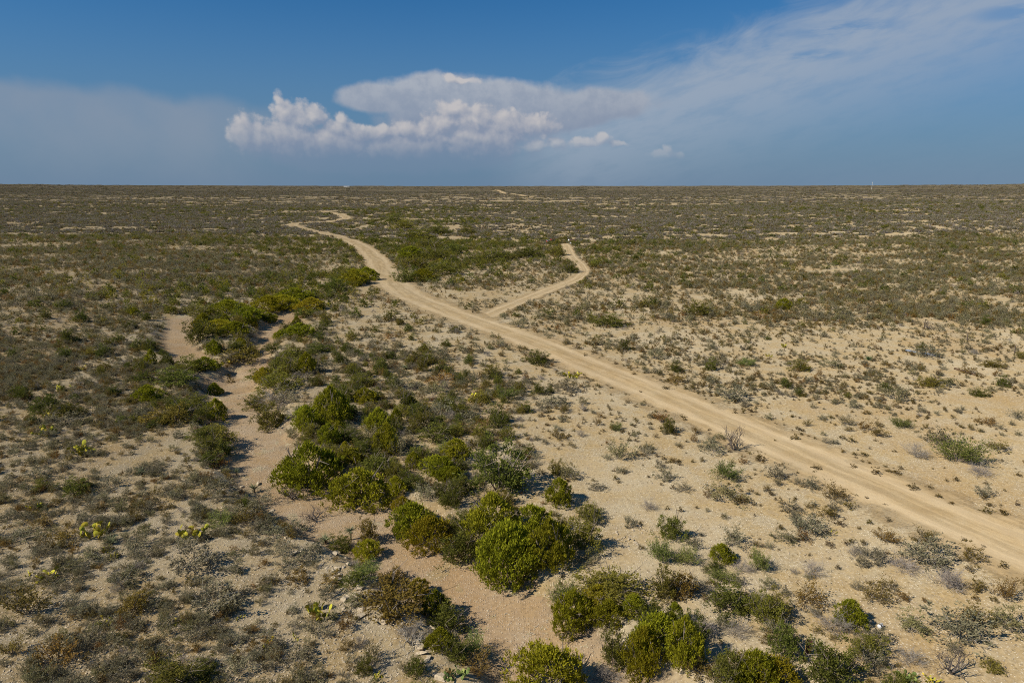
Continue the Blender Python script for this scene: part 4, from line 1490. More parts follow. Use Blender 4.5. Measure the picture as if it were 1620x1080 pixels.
# ------------------------------------------------------------------ the uncountable rest: points carrying shared shapes
def gn_cover(name, meshes, X, Y, Z, W, H, label, cat):
    n = len(X)
    if n == 0:
        return
    me = bpy.data.meshes.new(name)
    me.vertices.add(n)
    me.vertices.foreach_set('co', np.stack([X, Y, Z - 0.03 * H], 1).astype(np.float32).ravel())
    a = me.attributes.new('psize', 'FLOAT_VECTOR', 'POINT')
    a.data.foreach_set('vector', np.stack([W, W, H], 1).astype(np.float32).ravel())
    a = me.attributes.new('pspin', 'FLOAT', 'POINT')
    a.data.foreach_set('value', (rng.random(n) * 6.283).astype(np.float32))
    a = me.attributes.new('ppick', 'INT', 'POINT')
    a.data.foreach_set('value', rng.integers(0, len(meshes), n).astype(np.int32))
    o = link(name, me)
    tag(o, label, cat, kind='stuff')
    col = bpy.data.collections.new(name + "_shapes")
    for i, m in enumerate(meshes):
        q = bpy.data.objects.new(name + "_shape", m)
        col.objects.link(q)
    ng = bpy.data.node_groups.new(name + "_nodes", 'GeometryNodeTree')
    ng.interface.new_socket("Geometry", in_out='INPUT', socket_type='NodeSocketGeometry')
    ng.interface.new_socket("Geometry", in_out='OUTPUT', socket_type='NodeSocketGeometry')
    N, K = ng.nodes, ng.links
    gi, go = N.new('NodeGroupInput'), N.new('NodeGroupOutput')
    ci = N.new('GeometryNodeCollectionInfo')
    ci.inputs['Collection'].default_value = col
    ci.inputs['Separate Children'].default_value = True
    ci.inputs['Reset Children'].default_value = True
    iop = N.new('GeometryNodeInstanceOnPoints')
    iop.inputs['Pick Instance'].default_value = True

    def attr(nm, dt):
        q = N.new('GeometryNodeInputNamedAttribute')
        q.data_type = dt
        q.inputs['Name'].default_value = nm
        return [s_ for s_ in q.outputs if s_.name == 'Attribute' and s_.enabled][0]
    K.new(gi.outputs[0], iop.inputs['Points'])
    K.new(ci.outputs[0], iop.inputs['Instance'])
    K.new(attr('ppick', 'INT'), iop.inputs['Instance Index'])
    K.new(attr('psize', 'FLOAT_VECTOR'), iop.inputs['Scale'])
    cx = N.new('ShaderNodeCombineXYZ')
    K.new(attr('pspin', 'FLOAT'), cx.inputs[2])
    er = N.new('FunctionNodeEulerToRotation')
    K.new(cx.outputs[0], er.inputs[0])
    K.new(er.outputs[0], iop.inputs['Rotation'])
    K.new(iop.outputs[0], go.inputs[0])
    md = o.modifiers.new("cover", 'NODES')
    md.node_group = ng
    return o


_fe = far1['E']
mid['E'] = tuple(np.concatenate([a_, b_]) for a_, b_ in zip(mid['E'], (_fe[0], _fe[1], _fe[2] * 2.0, np.clip(_fe[3] * 1.25, 0.8, 3.2))))
COVERNAME = {'J': ('juniper_thicket', 'bright green junipers too small to tell apart along the far wash', 'thicket'),
             'E': ('evergreen_thicket', 'dark green bushes massed in the shallow valley beyond the wash', 'thicket'),
             'G': ('grey_shrubbery', 'countless small grey shrubs covering the plain', 'shrubbery'),
             'O': ('olive_shrubbery', 'countless olive brown shrubs mixed through the grey scrub', 'shrubbery'),
             'D': ('dwarf_shrubbery', 'countless tiny dark tufts dotting the bare sand', 'shrubbery'),
             'T': ('dry_shrubbery', 'countless leafless dry shrubs mixed through the scrub', 'shrubbery')}
for kd in ORDER:
    nm, lb, ct = COVERNAME[kd]
    R_ = [p for p in rest[kd]]
    xs = [np.array([p['x'] for p in R_])]
    ys = [np.array([p['y'] for p in R_])]
    ws = [np.array([p['w'] for p in R_])]
    hs = [np.array([p['h'] for p in R_])]
    zs = [np.array([p['z'] for p in R_])]
    meshes_hi = [v[0] for v in VAR[kd]]
    # nearer ones use the detailed shapes
    if kd in mid:
        x, y, w, h = mid[kd]
        m = len(xs[0])
    X = np.concatenate([xs[0], mid[kd][0]])
    Y = np.concatenate([ys[0], mid[kd][1]])
    Z = np.concatenate([zs[0], terrain_z(mid[kd][0], mid[kd][1])])
    W = np.concatenate([ws[0], mid[kd][2]])
    H = np.concatenate([hs[0], mid[kd][3]])
    nr = Y < 105
    nlow = len(LOW[kd])
    o = gn_cover(nm, meshes_hi + LOW[kd], X, Y, Z, W, H, lb, ct)
    if o:
        nh = len(meshes_hi)
        pick = np.where(nr, rng.integers(0, nh, len(X)), nh + rng.integers(0, nlow, len(X))).astype(np.int32)
        o.data.attributes['ppick'].data.foreach_set('value', pick)
fx, fy, fw, fh = [], [], [], []
for D_, wm, hm in ((far1, 3.4, 1.0), (far2, 7.5, 1.5), (far3, 16.0, 3.0)):
    for kd, (x, y, w, h) in D_.items():
        if kd == 'E' and D_ is far1:
            continue
        fx.append(x)
        fy.append(y)
        fw.append(w * wm)
        fh.append(np.clip(h * hm, 0.5, 1.3 + hm * 0.75))
fx, fy, fw, fh = map(np.concatenate, (fx, fy, fw, fh))
gn_cover('far_scrub', LOW['X'], fx, fy, base_z(fx, fy), fw, fh, 'far brown scrub merging into one cover towards the horizon', 'shrubbery')
print("COUNTS", len(solo), {k: len(v) for k, v in rest.items()}, {k: len(v[0]) for k, v in mid.items()}, len(fx))

# ------------------------------------------------------------------ cacti, yuccas, agave
UNIQUE = []     # (phrase, px, py): things that single themselves out, used to describe their neighbours


def at_px(px, py):
    p = ground_pt(px, py)
    z = terrain_z(p[0], p[1])
    return p[0], p[1], z, scale_at(p, z)


def uniq(phrase, px, py):
    UNIQUE.append((phrase, px, py))


YUCCAS = [(224, 750, 24, 0.16, "pale spiky yucca rosette standing alone mid-slope left of the wash", "the lone slope yucca"),
          (350, 694, 20, 0.5, "pale green yucca on a short stem on the bush-lined left bank", "the bank-top yucca"),
          (176, 860, 30, 0.14, "large grey-green yucca rosette beside yellow cactus low on the left slope", "the low-slope yucca"),
          (375, 754, 15, 0.6, "slender stemmed yucca above the wash bend", "the slender stemmed yucca"),
          (402, 779, 22, 0.35, "spreading yucca on the bank right above the wash bend", "the wash-bend yucca"),
          (515, 860, 28, 0.25, "broad yucca rosette on the left bank, left of its twin", "the twin yuccas"),
          (555, 854, 24, 0.7, "upright yucca with a shaggy stem, right of its twin", None),
          (641, 584, 15, 0.2, "small blue-green yucca among grey shrubs between wash and road", "the blue-green yucca"),
          (503, 590, 14, 0.5, "small stemmed yucca in scrub right of the wash fork", None),
          (436, 588, 13, 0.4, "small pale yucca behind bushes beside the upper wash", None)]
for i, (px, py, w, tr, lab, ph) in enumerate(YUCCAS):
    x, y, z, s_ = at_px(px, py)
    B, K = make_yucca(900 + i, 90, tr)
    o = link("yucca", None, None, (x, y, z), (0, 0, i * 1.3), (w * s_,) * 3)
    link("rosette", B.mesh("yucca_rosette", [YUC]), o)
    link("stem", K.mesh("yucca_stem", [YSK]), o)
    tag(o, lab, "yucca", "yuccas among the scrub")
    if ph:
        uniq(ph, px, py)
x, y, z, s_ = at_px(1375, 569)
B, K = make_yucca(950, 150, 0.05)
o = link("agave", None, None, (x, y, z - 0.05), (0, 0, 0), (20 * s_, 20 * s_, 15 * s_))
link("rosette", B.mesh("agave_rosette", [AGV]), o)
link("stem", K.mesh("agave_stem", [AGV]), o)
tag(o, "dense dark green agave rosette alone on bare sand beyond the road", "agave")
uniq("the dark green agave", 1375, 567)

PEARS = [(132, 585, 14, 0, "small yellow cactus high on the left slope, uppermost of its kind there", None),
         (102, 618, 22, 0, "yellow cactus clump low under grey shrubs at upper left", None),
         (128, 718, 32, 0, "wide orange and yellow cactus clump on the middle left slope", "the orange-yellow cactus"),
         (77, 688, 26, 0, "yellow-green cactus half hidden in shrubs left of the orange one", None),
         (75, 660, 20, 0, "small yellow cactus above the half-hidden one at far left", None),
         (58, 804, 22, 0, "cactus clump with yellow pads near the left picture edge", None),
         (150, 846, 40, 0, "broad cactus clump behind the large low-slope yucca", None),
         (305, 850, 40, 0, "spread row of yellow cactus pads on bare stony slope", "the spread cactus row"),
         (170, 872, 16, 0, "small yellow cactus right in front of the low-slope yucca", None),
         (180, 882, 16, 0, "tiny yellow cactus, frontmost beside the low-slope yucca", None),
         (47, 908, 14, 0, "small yellow cactus by a grey shrub at lower left", None),
         (78, 918, 30, 0, "dark yellow-green cactus clump behind the big lower left bush", "the lower left cactus clump"),
         (165, 988, 22, 0, "sparse cactus with one bright yellow pad on stony ground", "the sparse bright-padded cactus"),
         (277, 988, 15, 0, "upright green-yellow cactus among small grey shrubs", "the upright small cactus"),
         (380, 980, 14, 0, "tiny dark-based yellow cactus on bare gravel", None),
         (508, 972, 38, 0, "bright yellow cactus clump above a grey shrub on the ledge", "the bright ledge cactus"),
         (425, 1022, 20, 0, "tall stack of bright yellow cactus pads left of a dark shrub", "the tall yellow cactus stack"),
         (467, 1012, 12, 0, "single small bright yellow cactus above a dark shrub", None),
         (720, 1072, 30, 1, "green cactus clump at the foot of the left bank", "the bank-foot green cactus"),
         (598, 1074, 16, 0, "small yellow cactus at the bottom picture edge", None),
         (1437, 1076, 30, 1, "green and yellow cactus with large pads at lower right", "the large-padded cactus"),
         (1380, 1044, 18, 1, "small green cactus beneath a grey shrub at lower right", None),
         (1472, 1079, 18, 0, "yellow cactus at the bottom right picture edge", None),
         (905, 597, 22, 0, "low yellow cactus patch left of the road's middle stretch", "the roadside cactus patch"),
         (1243, 549, 14, 0, "bright yellow cactus amid shrubs beyond the road", None),
         (1217, 564, 10, 0, "small lime cactus left of the bright one beyond the road", None),
         (1473, 610, 14, 1, "lime green cactus in a line of shrubs below the metal sheets", None),
         (745, 635, 18, 0, "pale yellow cactus on bare soil between shrubs mid-scene", "the mid-scene pale cactus"),
         (672, 655, 12, 0, "small pale cactus beside a grey shrub mid-scene", None),
         (1318, 842, 8, 0, "tiny yellow cactus at the foot of the broad blue-grey shrub", None),
         (1222, 1068, 20, 1, "pale cactus between green bushes at lower right", None),
         (357, 576, 14, 0, "yellow-grey cactus at the wash edge under dark bushes", None)]
for i, (px, py, w, gm, lab, ph) in enumerate(PEARS):
    x, y, z, s_ = at_px(px, py)
    o = link("prickly_pear", None, None, (x, y, z), (0, 0, 0), (max(w * s_, 0.45) * 1.1, max(w * s_, 0.45) * 1.1, max(w * s_, 0.45) * 1.0))
    for P_ in make_pear(1000 + i, 15 if w > 24 else (10 if w > 15 else 6)):
        link("pad", P_.mesh("cactus_pad", [PADG if gm else PAD], False), o)
    tag(o, lab, "cactus", "prickly pear cacti")
    if ph:
        uniq(ph, px, py)

# ------------------------------------------------------------------ dead wood
DEADT = [(1160, 712, 40, 40, BARK, "bare grey dead tree standing beside the road's lower stretch", "the bare dead tree"),
         (1468, 521, 16, 15, BLACKTWIG, "small bare dark tree near the wire fence", None),
         (497, 822, 46, 18, BLACKTWIG, "dark dead branches sprawling over the wash edge", "the dark dead branches"),
         (462, 790, 40, 24, BLACKTWIG, "dark leafless bush hanging over the wash bank", None),
         (1505, 1066, 62, 44, BLACKTWIG, "dark bare branches spreading under a grey-green shrub at lower right", "the dark bare branches"),
         (650, 1020, 50, 30, TWIG, "pale dead branches tangled among bushes on the left bank", "the pale dead branches"),
         (798, 770, 54, 60, TWIG, "grey dead limbs rising from a large dark green bush", "the grey dead limbs")]
for i, (px, py, w, h, mt, lab, ph) in enumerate(DEADT):
    x, y, z, s_ = at_px(px, py)
    St = make_tree_bare(1100 + i, 5)
    norm_soup([St])
    o = link("dead_tree", St.mesh("dead_tree", [mt]), None, (x, y, z), (0, 0, i * 0.7), (w * s_, w * s_, h * s_ * 1.05))
    tag(o, lab, "dead tree", "dead trees and branches")
    if ph:
        uniq(ph, px, py)

# ------------------------------------------------------------------ rocks of the ledge and the wash
import bmesh
ROCK = plain_mat("pale_limestone", (0.56, 0.46, 0.32), (0.38, 0.30, 0.205), 5.0, 0.9, 0, 0.6)
ROCKM = []
for i in range(9):
    r = np.random.default_rng(1200 + i)
    bm = bmesh.new()
    for _ in range(11):
        v = r.normal(size=3)
        v = v / np.max(np.abs(v)) * (0.75 + 0.3 * r.random()) * np.array([0.48, 0.34, 0.2])
        bm.verts.new(tuple(v + np.array([0, 0, 0.12])))
    bmesh.ops.convex_hull(bm, input=list(bm.verts))
    for v in [v for v in bm.verts if not v.link_faces]:
        bm.verts.remove(v)
    me = bpy.data.meshes.new("rock")
    bm.to_mesh(me)
    bm.free()
    me.materials.append(ROCK)
    ROCKM.append(me)
LEDGE = [(300, 600), (322, 622), (345, 660), (352, 716), (330, 742), (372, 760), (410, 800), (440, 850), (475, 880), (520, 890), (548, 912), (560, 935), (545, 945), (556, 958), (605, 955), (628, 985), (655, 1010), (682, 1045), (712, 1072)]
rocks = []
r = np.random.default_rng(77)
for k in range(230):
    j = r.integers(0, len(LEDGE) - 1)
    t = r.random()
    px = LEDGE[j][0] * (1 - t) + LEDGE[j + 1][0] * t + r.normal() * 13
    py = LEDGE[j][1] * (1 - t) + LEDGE[j + 1][1] * t + r.normal() * 13
    rocks.append((px, py, 0.14 + 0.55 * r.random() ** 2.6, 'ledge'))
for k in range(26):
    rocks.append((1000 + r.normal() * 14, 846 + r.normal() * 9, 0.1 + 0.18 * r.random(), 'heap'))
for k in range(40):
    q = WASH[r.integers(0, len(WASH) // 2)]
    xx, yy = q[0] + r.normal() * 1.6, q[1] + r.normal() * 1.2
    a_, b_, _ = proj(xx, yy, terrain_z(xx, yy))
    rocks.append((float(a_), float(b_), 0.1 + 0.22 * r.random() ** 2, 'wash'))
for k in range(22):
    rocks.append((1362 + r.normal() * 16, 588 + r.normal() * 3, 0.12 + 0.2 * r.random(), 'bank'))
rp = ray_ground([q[0] for q in rocks], [q[1] for q in rocks], terrain_z)
rz = terrain_z(rp[:, 0], rp[:, 1])
for q, p, z in zip(rocks, rp, rz):
    sx = q[2]
    o = link("rock", ROCKM[r.integers(0, 9)], None, (p[0], p[1], z - 0.04 * sx), (r.normal() * 0.15, r.normal() * 0.15, r.random() * 6.28), (sx * 1.5, sx * 1.3, sx * (0.8 + 0.5 * r.random())))
    if p[1] > 0 and 0 < q[0] < 1620 and q[1] < 1080:
        things.append(dict(o=o, k='rock_' + q[3], px=q[0], py=q[1], wpx=q[2] * 25, w=q[2], h=q[2], cat='rock'))
    else:
        bpy.data.objects.remove(o)
x, y, z, s_ = at_px(670, 922)
o = link("boulder", ROCKM[2], None, (x, y, z), (0, 0, 0.3), (20 * s_, 13 * s_, 12 * s_))
tag(o, "pale flat boulder lying alone in the gravel wash", "boulder")
uniq("the pale flat boulder", 670, 920)

# gravel: loose stones nobody could count
gx, gy = [], []
q = ray_ground(r.uniform(-20, 640, 17000), r.uniform(560, 1120, 17000), base_z)
gx.append(q[:, 0])
gy.append(q[:, 1])
for k in range(7000):
    w_ = WASH[r.integers(0, int(len(WASH) * 0.75))]
    gx.append([w_[0] + r.normal() * w_[2] * 0.6])
    gy.append([w_[1] + r.normal() * 1.5])
q = ray_ground(r.uniform(800, 1640, 3500), r.uniform(700, 1120, 3500), base_z)
gx.append(q[:, 0])
gy.append(q[:, 1])
gx, gy = np.concatenate(gx), np.concatenate(gy)
gw = 0.05 + 0.11 * r.random(len(gx)) ** 2.5
gn_cover("gravel", ROCKM, gx, gy, terrain_z(gx, gy), gw * 1.3, gw, "loose pale stones strewn over slope and wash", "gravel")

# ------------------------------------------------------------------ man-made things
GALV = plain_mat("galvanised_steel", (0.50, 0.55, 0.60), (0.38, 0.42, 0.46), 2.0, 0.45, 0.6)
RUST = plain_mat("rusted_steel", (0.17, 0.075, 0.05), (0.10, 0.05, 0.035), 8.0, 0.9, 0.1, 0.4)
WOOD = plain_mat("weathered_wood", (0.17, 0.11, 0.065), (0.10, 0.065, 0.04), 7.0, 0.9, 0, 0.4)
POSTM = plain_mat("post_wood", (0.14, 0.105, 0.08), (0.08, 0.06, 0.045), 7.0)
WIREM = plain_mat("fence_wire", (0.22, 0.19, 0.17), None, 1, 0.6, 0.7)
WHITE = plain_mat("white_paint", (0.80, 0.80, 0.78), (0.72, 0.72, 0.70), 3.0, 0.5)
PLAST = plain_mat("white_plastic", (0.80, 0.82, 0.85), (0.7, 0.72, 0.76), 4.0, 0.35)
DARKM = plain_mat("dark_label", (0.06, 0.06, 0.07), None, 1, 0.5)
RED = plain_mat("red_paint", (0.42, 0.015, 0.035), (0.34, 0.014, 0.03), 2.0, 0.4)
GLASS = plain_mat("vehicle_glass", (0.22, 0.36, 0.50), (0.16, 0.26, 0.38), 2.0, 0.1)  # blue of the windows is a reflection put into the base colour
TYRE = plain_mat("tyre_rubber", (0.02, 0.02, 0.02), None, 1, 0.8)
RIMM = plain_mat("wheel_rim", (0.45, 0.45, 0.45), None, 1, 0.4, 0.8)
TANB = plain_mat("tan_board", (0.50, 0.33, 0.13), (0.42, 0.27, 0.10), 3.0, 0.8)
BROWN = plain_mat("brown_panel", (0.11, 0.06, 0.05), (0.16, 0.10, 0.08), 3.0, 0.8)
ROOFM = plain_mat("pale_roof", (0.78, 0.78, 0.76), (0.70, 0.70, 0.68), 2.0, 0.5)


def part(name, S_, mats, parent, smooth_shade=False):
    return link(name, S_.mesh(name, mats, smooth_shade), parent)


def cyl(S_, a, b, ra, rb=None, sides=12, mat=0):
    S_.tube([a, b], [ra, ra if rb is None else rb], mat, sides)


# corrugated sheets
for (px0, py0, px1, py1, wid, lab) in [(1431, 555, 1449, 558, 0.75, "short galvanised metal sheet lying on sand, left of its longer neighbour"),
                                       (1454, 559, 1486, 564, 0.85, "long galvanised metal sheet lying on sand near the fence")]:
    x0, y0, z0, s0 = at_px(px0, py0)
    x1, y1, z1, s1 = at_px(px1, py1)
    L = math.hypot(x1 - x0, y1 - y0)
    an = math.atan2(y1 - y0, x1 - x0)
    S_ = Soup()
    nx, ny = 14, 25
    V = []
    for lay in (0.0, -0.012):
        for i in range(nx):
            for j in range(ny):
                u, v = i / (nx - 1), j / (ny - 1)
                V.append((u * L, (v - 0.5) * wid, 0.10 + 0.05 * math.sin(u * 5) + 0.018 * math.sin(v * 2 * math.pi * 8) + 0.10 * v + lay))
    T = []
    for lay in range(2):
        for i in range(nx - 1):
            for j in range(ny - 1):
                q = lay * nx * ny + i * ny + j
                t2 = [(q, q + ny, q + ny + 1), (q, q + ny + 1, q + 1)]
                T += t2 if lay == 0 else [(a, c, b) for a, b, c in t2]
    S_.add(V, T)
    o = link("metal_sheet", S_.mesh("metal_sheet", [GALV]), None, (x0, y0, min(z0, z1)), (0, 0, an))
    tag(o, lab, "metal sheet", "galvanised sheets on the sand")
uniq("the galvanised metal sheets", 1460, 560)

# fallen beam
x0, y0, z0, s0 = at_px(1510, 584)
x1, y1, z1, s1 = at_px(1546, 595)
L = math.hypot(x1 - x0, y1 - y0)
S_ = Soup()
S_.tube([(0, 0, 0.14), (L * 0.5, 0.02, 0.15), (L, 0, 0.10)], [0.15, 0.14, 0.12], 0, 6)
o = link("wooden_beam", S_.mesh("wooden_beam", [WOOD]), None, (x0, y0, z0), (0, 0, math.atan2(y1 - y0, x1 - x0)))
tag(o, "weathered brown beam lying under an olive shrub near the fence", "beam")
uniq("the fallen brown beam", 1528, 590)

# wire fence
FP = [(1372, 499), (1415, 510), (1462, 520), (1530, 540), (1604, 562), (1680, 585)]
fpts = []
fence = None
for i, (px, py) in enumerate(FP):
    x, y, z, s_ = at_px(px, py)
    if fence is None:
        fence = link("wire_fence", None, None, (x, y, z))
        f0 = np.array([x, y, z])
    h = 1.45 + 0.15 * ((i * 7) % 3)
    ln = 0.06 * ((i * 5) % 3 - 1)
    S_ = Soup()
    S_.tube([(0, 0, -0.3), (ln * 0.5, 0, h * 0.5), (ln, 0.03, h)], [0.075, 0.07, 0.06], 0, 6)
    q = part("post", S_, [POSTM], fence)
    q.location = np.array([x, y, z]) - f0
    fpts.append(np.array([x, y, z]) - f0)
for wz in (0.35, 0.7, 1.05, 1.3):
    S_ = Soup()
    for a, b in zip(fpts[:-1], fpts[1:]):
        m = (a + b) / 2 + np.array([0, 0, wz - 0.06])
        S_.tube([a + (0, 0, wz), m, b + (0, 0, wz)], 0.008, 0, 3)
    part("wire", S_, [WIREM], fence)
tag(fence, "sagging wire fence on dark wooden posts at the right", "fence")
uniq("the frontmost fence post", 1604, 556)

# rusty sheet standing on edge
x, y, z, s_ = at_px(1278, 1034)
o = link("rusty_sheet", None, None, (x, y, z), (0, 0, 0.25))
S_ = Soup()
V, T = [], []
for lay in (0, -0.015):
    for i in range(5):
        for j in range(9):
            u, v = i / 4, j / 8
            V.append((-0.19 + 0.38 * u, 0.05 * math.sin(u * 3.0 + v) + lay, -0.1 + v * (1.05 - 0.10 * u)))
for lay in range(2):
    for i in range(4):
        for j in range(8):
            q = lay * 45 + i * 9 + j
            t2 = [(q, q + 9, q + 10), (q, q + 10, q + 1)]
            T += t2 if lay == 0 else [(a, c, b) for a, b, c in t2]
S_.add(V, T)
part("panel", S_, [RUST], o)
S_ = Soup()
S_.box((-0.215, -0.03, -0.15), (-0.188, 0.01, 1.0))
part("edge_strip", S_, [TANB], o)
tag(o, "rusty brown metal sheet standing upright between bushes", "metal sheet")
uniq("the upright rusty sheet", 1278, 1020)

# plastic jug lying on its side
x, y, z, s_ = at_px(1393, 992)
o = link("plastic_jug", None, None, (x, y, z + 0.11), (0, 0, 0.5))
S_ = Soup()
S_.tube([(-0.17, 0, 0), (-0.16, 0, 0), (0.06, 0, 0), (0.13, 0, 0), (0.16, 0, 0)], [0.06, 0.12, 0.12, 0.07, 0.035], 0, 12)
part("body", S_, [PLAST], o, True)
S_ = Soup()
S_.tube([(0.16, 0, 0), (0.20, 0, 0)], [0.04, 0.04], 0, 10)
part("cap", S_, [PLAST], o)
S_ = Soup()
S_.tube([(0.12, 0, 0.05), (0.12, 0, 0.14), (0.0, 0, 0.16), (-0.02, 0, 0.11)], 0.018, 0, 6)
part("handle", S_, [PLAST], o)
S_ = Soup()
S_.tube([(-0.12, 0, 0), (-0.02, 0, 0)], [0.1235, 0.1235], 0, 12)
part("label_band", S_, [DARKM], o)
tag(o, "white plastic jug lying behind an olive-grey shrub", "jug")
uniq("the white plastic jug", 1393, 990)


# camp at the end of the side track
def pickup(loc, rz):
    o = link("pickup_truck", None, None, loc, (0, 0, rz))
    S_ = Soup()
    S_.prism([(-2.5, 0.45), (2.45, 0.45), (2.5, 0.95), (1.2, 1.08), (-0.7, 1.08), (-2.5, 1.08)], -0.9, 0.9)
    part("body", S_, [RED], o)
    S_ = Soup()
    S_.prism([(-0.75, 1.08), (1.25, 1.08), (0.65, 1.75), (-0.65, 1.75)], -0.8, 0.8)
    c = part("cab", S_, [RED], o)
    S_ = Soup()
    V = [(1.262, -0.68, 1.13), (1.262, 0.68, 1.13), (0.72, 0.62, 1.71), (0.72, -0.62, 1.71)]
    S_.add(V, [(0, 1, 2), (0, 2, 3)])
    part("windscreen", S_, [GLASS], c)
    for sd in (-1, 1):
        for xa, xb in ((-0.6, 0.15), (0.22, 0.95)):
            S_ = Soup()
            S_.box((xa, sd * 0.803, 1.15), (min(xb, 0.75), sd * 0.815, 1.62))
            part("side_window", S_, [GLASS], c)
        for xw in (-1.55, 1.6):
            W_ = Soup()
            W_.tube([(xw, sd * 0.72, 0.38), (xw, sd * 0.95, 0.38)], [0.38, 0.38], 0, 14)
            q = part("wheel", W_, [TYRE], o)
            W_ = Soup()
            W_.tube([(xw, sd * 0.94, 0.38), (xw, sd * 0.965, 0.38)], [0.2, 0.18], 0, 10)
            part("rim", W_, [RIMM], q)
        S_ = Soup()
        S_.box((2.47, sd * 0.6 - 0.15, 0.75), (2.53, sd * 0.6 + 0.15, 0.9))
        part("headlight", S_, [WHITE], o)
    S_ = Soup()
    S_.box((-2.35, -0.75, 1.083), (-0.8, 0.75, 1.35))
    part("bed_cover", S_, [GLASS], o)
    S_ = Soup()
    S_.box((2.5, -0.88, 0.45), (2.6, 0.88, 0.62))
    part("bumper", S_, [RIMM], o)
    return o


x, y, z, s_ = at_px(874, 385)
o = pickup((x, y, z), 0.35)
o.scale = (1.12,) * 3
tag(o, "red pickup truck parked at the end of the side track", "truck")
uniq("the red pickup truck", 874, 382)

x, y, z, s_ = at_px(890, 385)
o = link("storage_crate", None, None, (x, y, z), (0, 0, 0.15))
for k in range(5):
    S_ = Soup()
    S_.box((-0.95, -0.6 + 0.002 * k, 0.05 + 0.27 * k), (0.95, 0.6, 0.30 + 0.27 * k))
    part("plank", S_, [TANB], o)
S_ = Soup()
S_.box((-1.0, -0.65, 1.40), (1.0, 0.65, 1.47))
part("lid", S_, [TANB], o)
tag(o, "tan wooden crate between the red truck and white tank", "crate")

x, y, z, s_ = at_px(900, 383)
o = link("water_tank", None, None, (x, y, z), (0, 0, 0), (0.55, 0.55, 0.6))
S_ = Soup()
S_.tube([(0, 0, 0), (0, 0, 0.1), (0, 0, 1.9), (0, 0, 2.2), (0, 0, 2.3)], [0.8, 0.85, 0.85, 0.6, 0.25], 0, 18)
part("body", S_, [WHITE], o, True)
S_ = Soup()
S_.tube([(0, 0, 2.3), (0, 0, 2.42)], [0.28, 0.28], 0, 12)
part("lid", S_, [DARKM], o)
tag(o, "white upright water tank at the camp", "tank")

x, y, z, s_ = at_px(906, 384.5)
o = link("cargo_trailer", None, None, (x, y, z), (0, 0, -0.2))
S_ = Soup()
S_.box((-1.5, -0.8, 0.55), (1.5, 0.8, 1.75))
part("box_body", S_, [BROWN], o)
S_ = Soup()
S_.tube([(-1.5, 0, 0.5), (-2.6, 0, 0.45)], 0.06, 0, 6)
part("drawbar", S_, [RUST], o)
for sd in (-1, 1):
    S_ = Soup()
    S_.tube([(0.2, sd * 0.82, 0.36), (0.2, sd * 1.0, 0.36)], [0.36, 0.36], 0, 14)
    q = part("wheel", S_, [TYRE], o)
    S_ = Soup()
    S_.tube([(0.2, sd * 0.995, 0.36), (0.2, sd * 1.02, 0.36)], [0.2, 0.18], 0, 10)
    part("rim", S_, [RIMM], q)
tag(o, "dark brown box trailer right of the white tank", "trailer")

x, y, z, s_ = at_px(903, 386)
o = link("white_bag", None, None, (x, y, z), (0, 0, 0.4))
o.empty_display_size = 0.2
S_ = Soup()
S_.tube([(0, 0, 0), (0, 0, 0.12), (0.05, 0, 0.45), (0.04, 0, 0.68)], [0.45, 0.62, 0.55, 0.2], 0, 10)
part("sack", S_, [WHITE], o, True)
S_ = Soup()
S_.tube([(0.04, 0, 0.66), (0.05, 0, 0.85)], [0.12, 0.26], 0, 8)
part("tied_neck", S_, [WHITE], o)
tag(o, "white sack on the ground in front of the water tank", "sack")

for (px, py, w, h, mt, nm, lab) in [(853, 386, 12, 6, [TWIG, LM['R']], "brush_pile", "rusty brown brush pile left of the red truck"),
                                    (863, 386, 9, 4, [BLACKTWIG, LM['T']], "brush_pile", "dark brush pile touching the red truck's nose")]:
    x, y, z, s_ = at_px(px, py)
    St = make_dry(1300 + int(px))
    norm_soup([St])
    o = link(nm, St.mesh(nm, mt), None, (x, y, z), (0, 0, 0), (w * s_, w * s_ * 0.6, h * s_))
    tag(o, lab, "brush pile", "brush piles at the camp")

# white building on the skyline
x, y, z, s_ = at_px(548.5, 296.6)
s_ = max(s_, 0.5)
o = link("building", None, None, (x, y, z))
wx, wh = 9.2 * s_, 2.0 * s_
S_ = Soup()
S_.box((-wx / 2, -3.5, -1), (wx / 2, 3.5, wh * 0.8))
wl = part("wall", S_, [WHITE], o)
S_ = Soup()
S_.prism([(-wx / 2 - 0.4, wh * 0.8), (wx / 2 + 0.4, wh * 0.8), (wx / 2, wh * 1.1), (-wx / 2, wh * 1.1)], -4.0, 4.0)
part("roof", S_, [ROOFM], o)
S_ = Soup()
S_.box((wx * 0.1, -3.56, -0.5), (wx * 0.2, -3.49, wh * 0.6))
part("door", S_, [WHITE], o)
tag(o, "long low white building on the far skyline", "building")
uniq("the white skyline building", 548, 296)

# far mast
x, y, z, s_ = at_px(1380, 291.8)
d = math.hypot(x, y)
if d > 3500:
    x, y = x * 3500 / d, y * 3500 / d
    z = float(base_z(x, y))
    s_ = scale_at((x, y), z)
Hm = 12 * s_
o = link("radio_mast", None, None, (x, y, z))
for k in range(3):
    S_ = Soup()
    a = k * 2.094
    rb = 0.32 * s_
    S_.tube([(rb * math.cos(a), rb * math.sin(a), 0), (rb * 0.6 * math.cos(a), rb * 0.6 * math.sin(a), Hm)], 0.09 * s_, 0, 4)
    part("leg", S_, [WHITE], o)
for k in range(14):
    S_ = Soup()
    t = (k + 0.5) / 14
    rb = 0.32 * s_ * (1 - 0.4 * t)
    S_.tube([(rb * math.cos(a), rb * math.sin(a), Hm * t) for a in (0, 2.094, 4.189, 6.283)], 0.05 * s_, 0, 3)
    part("brace", S_, [WHITE], o)
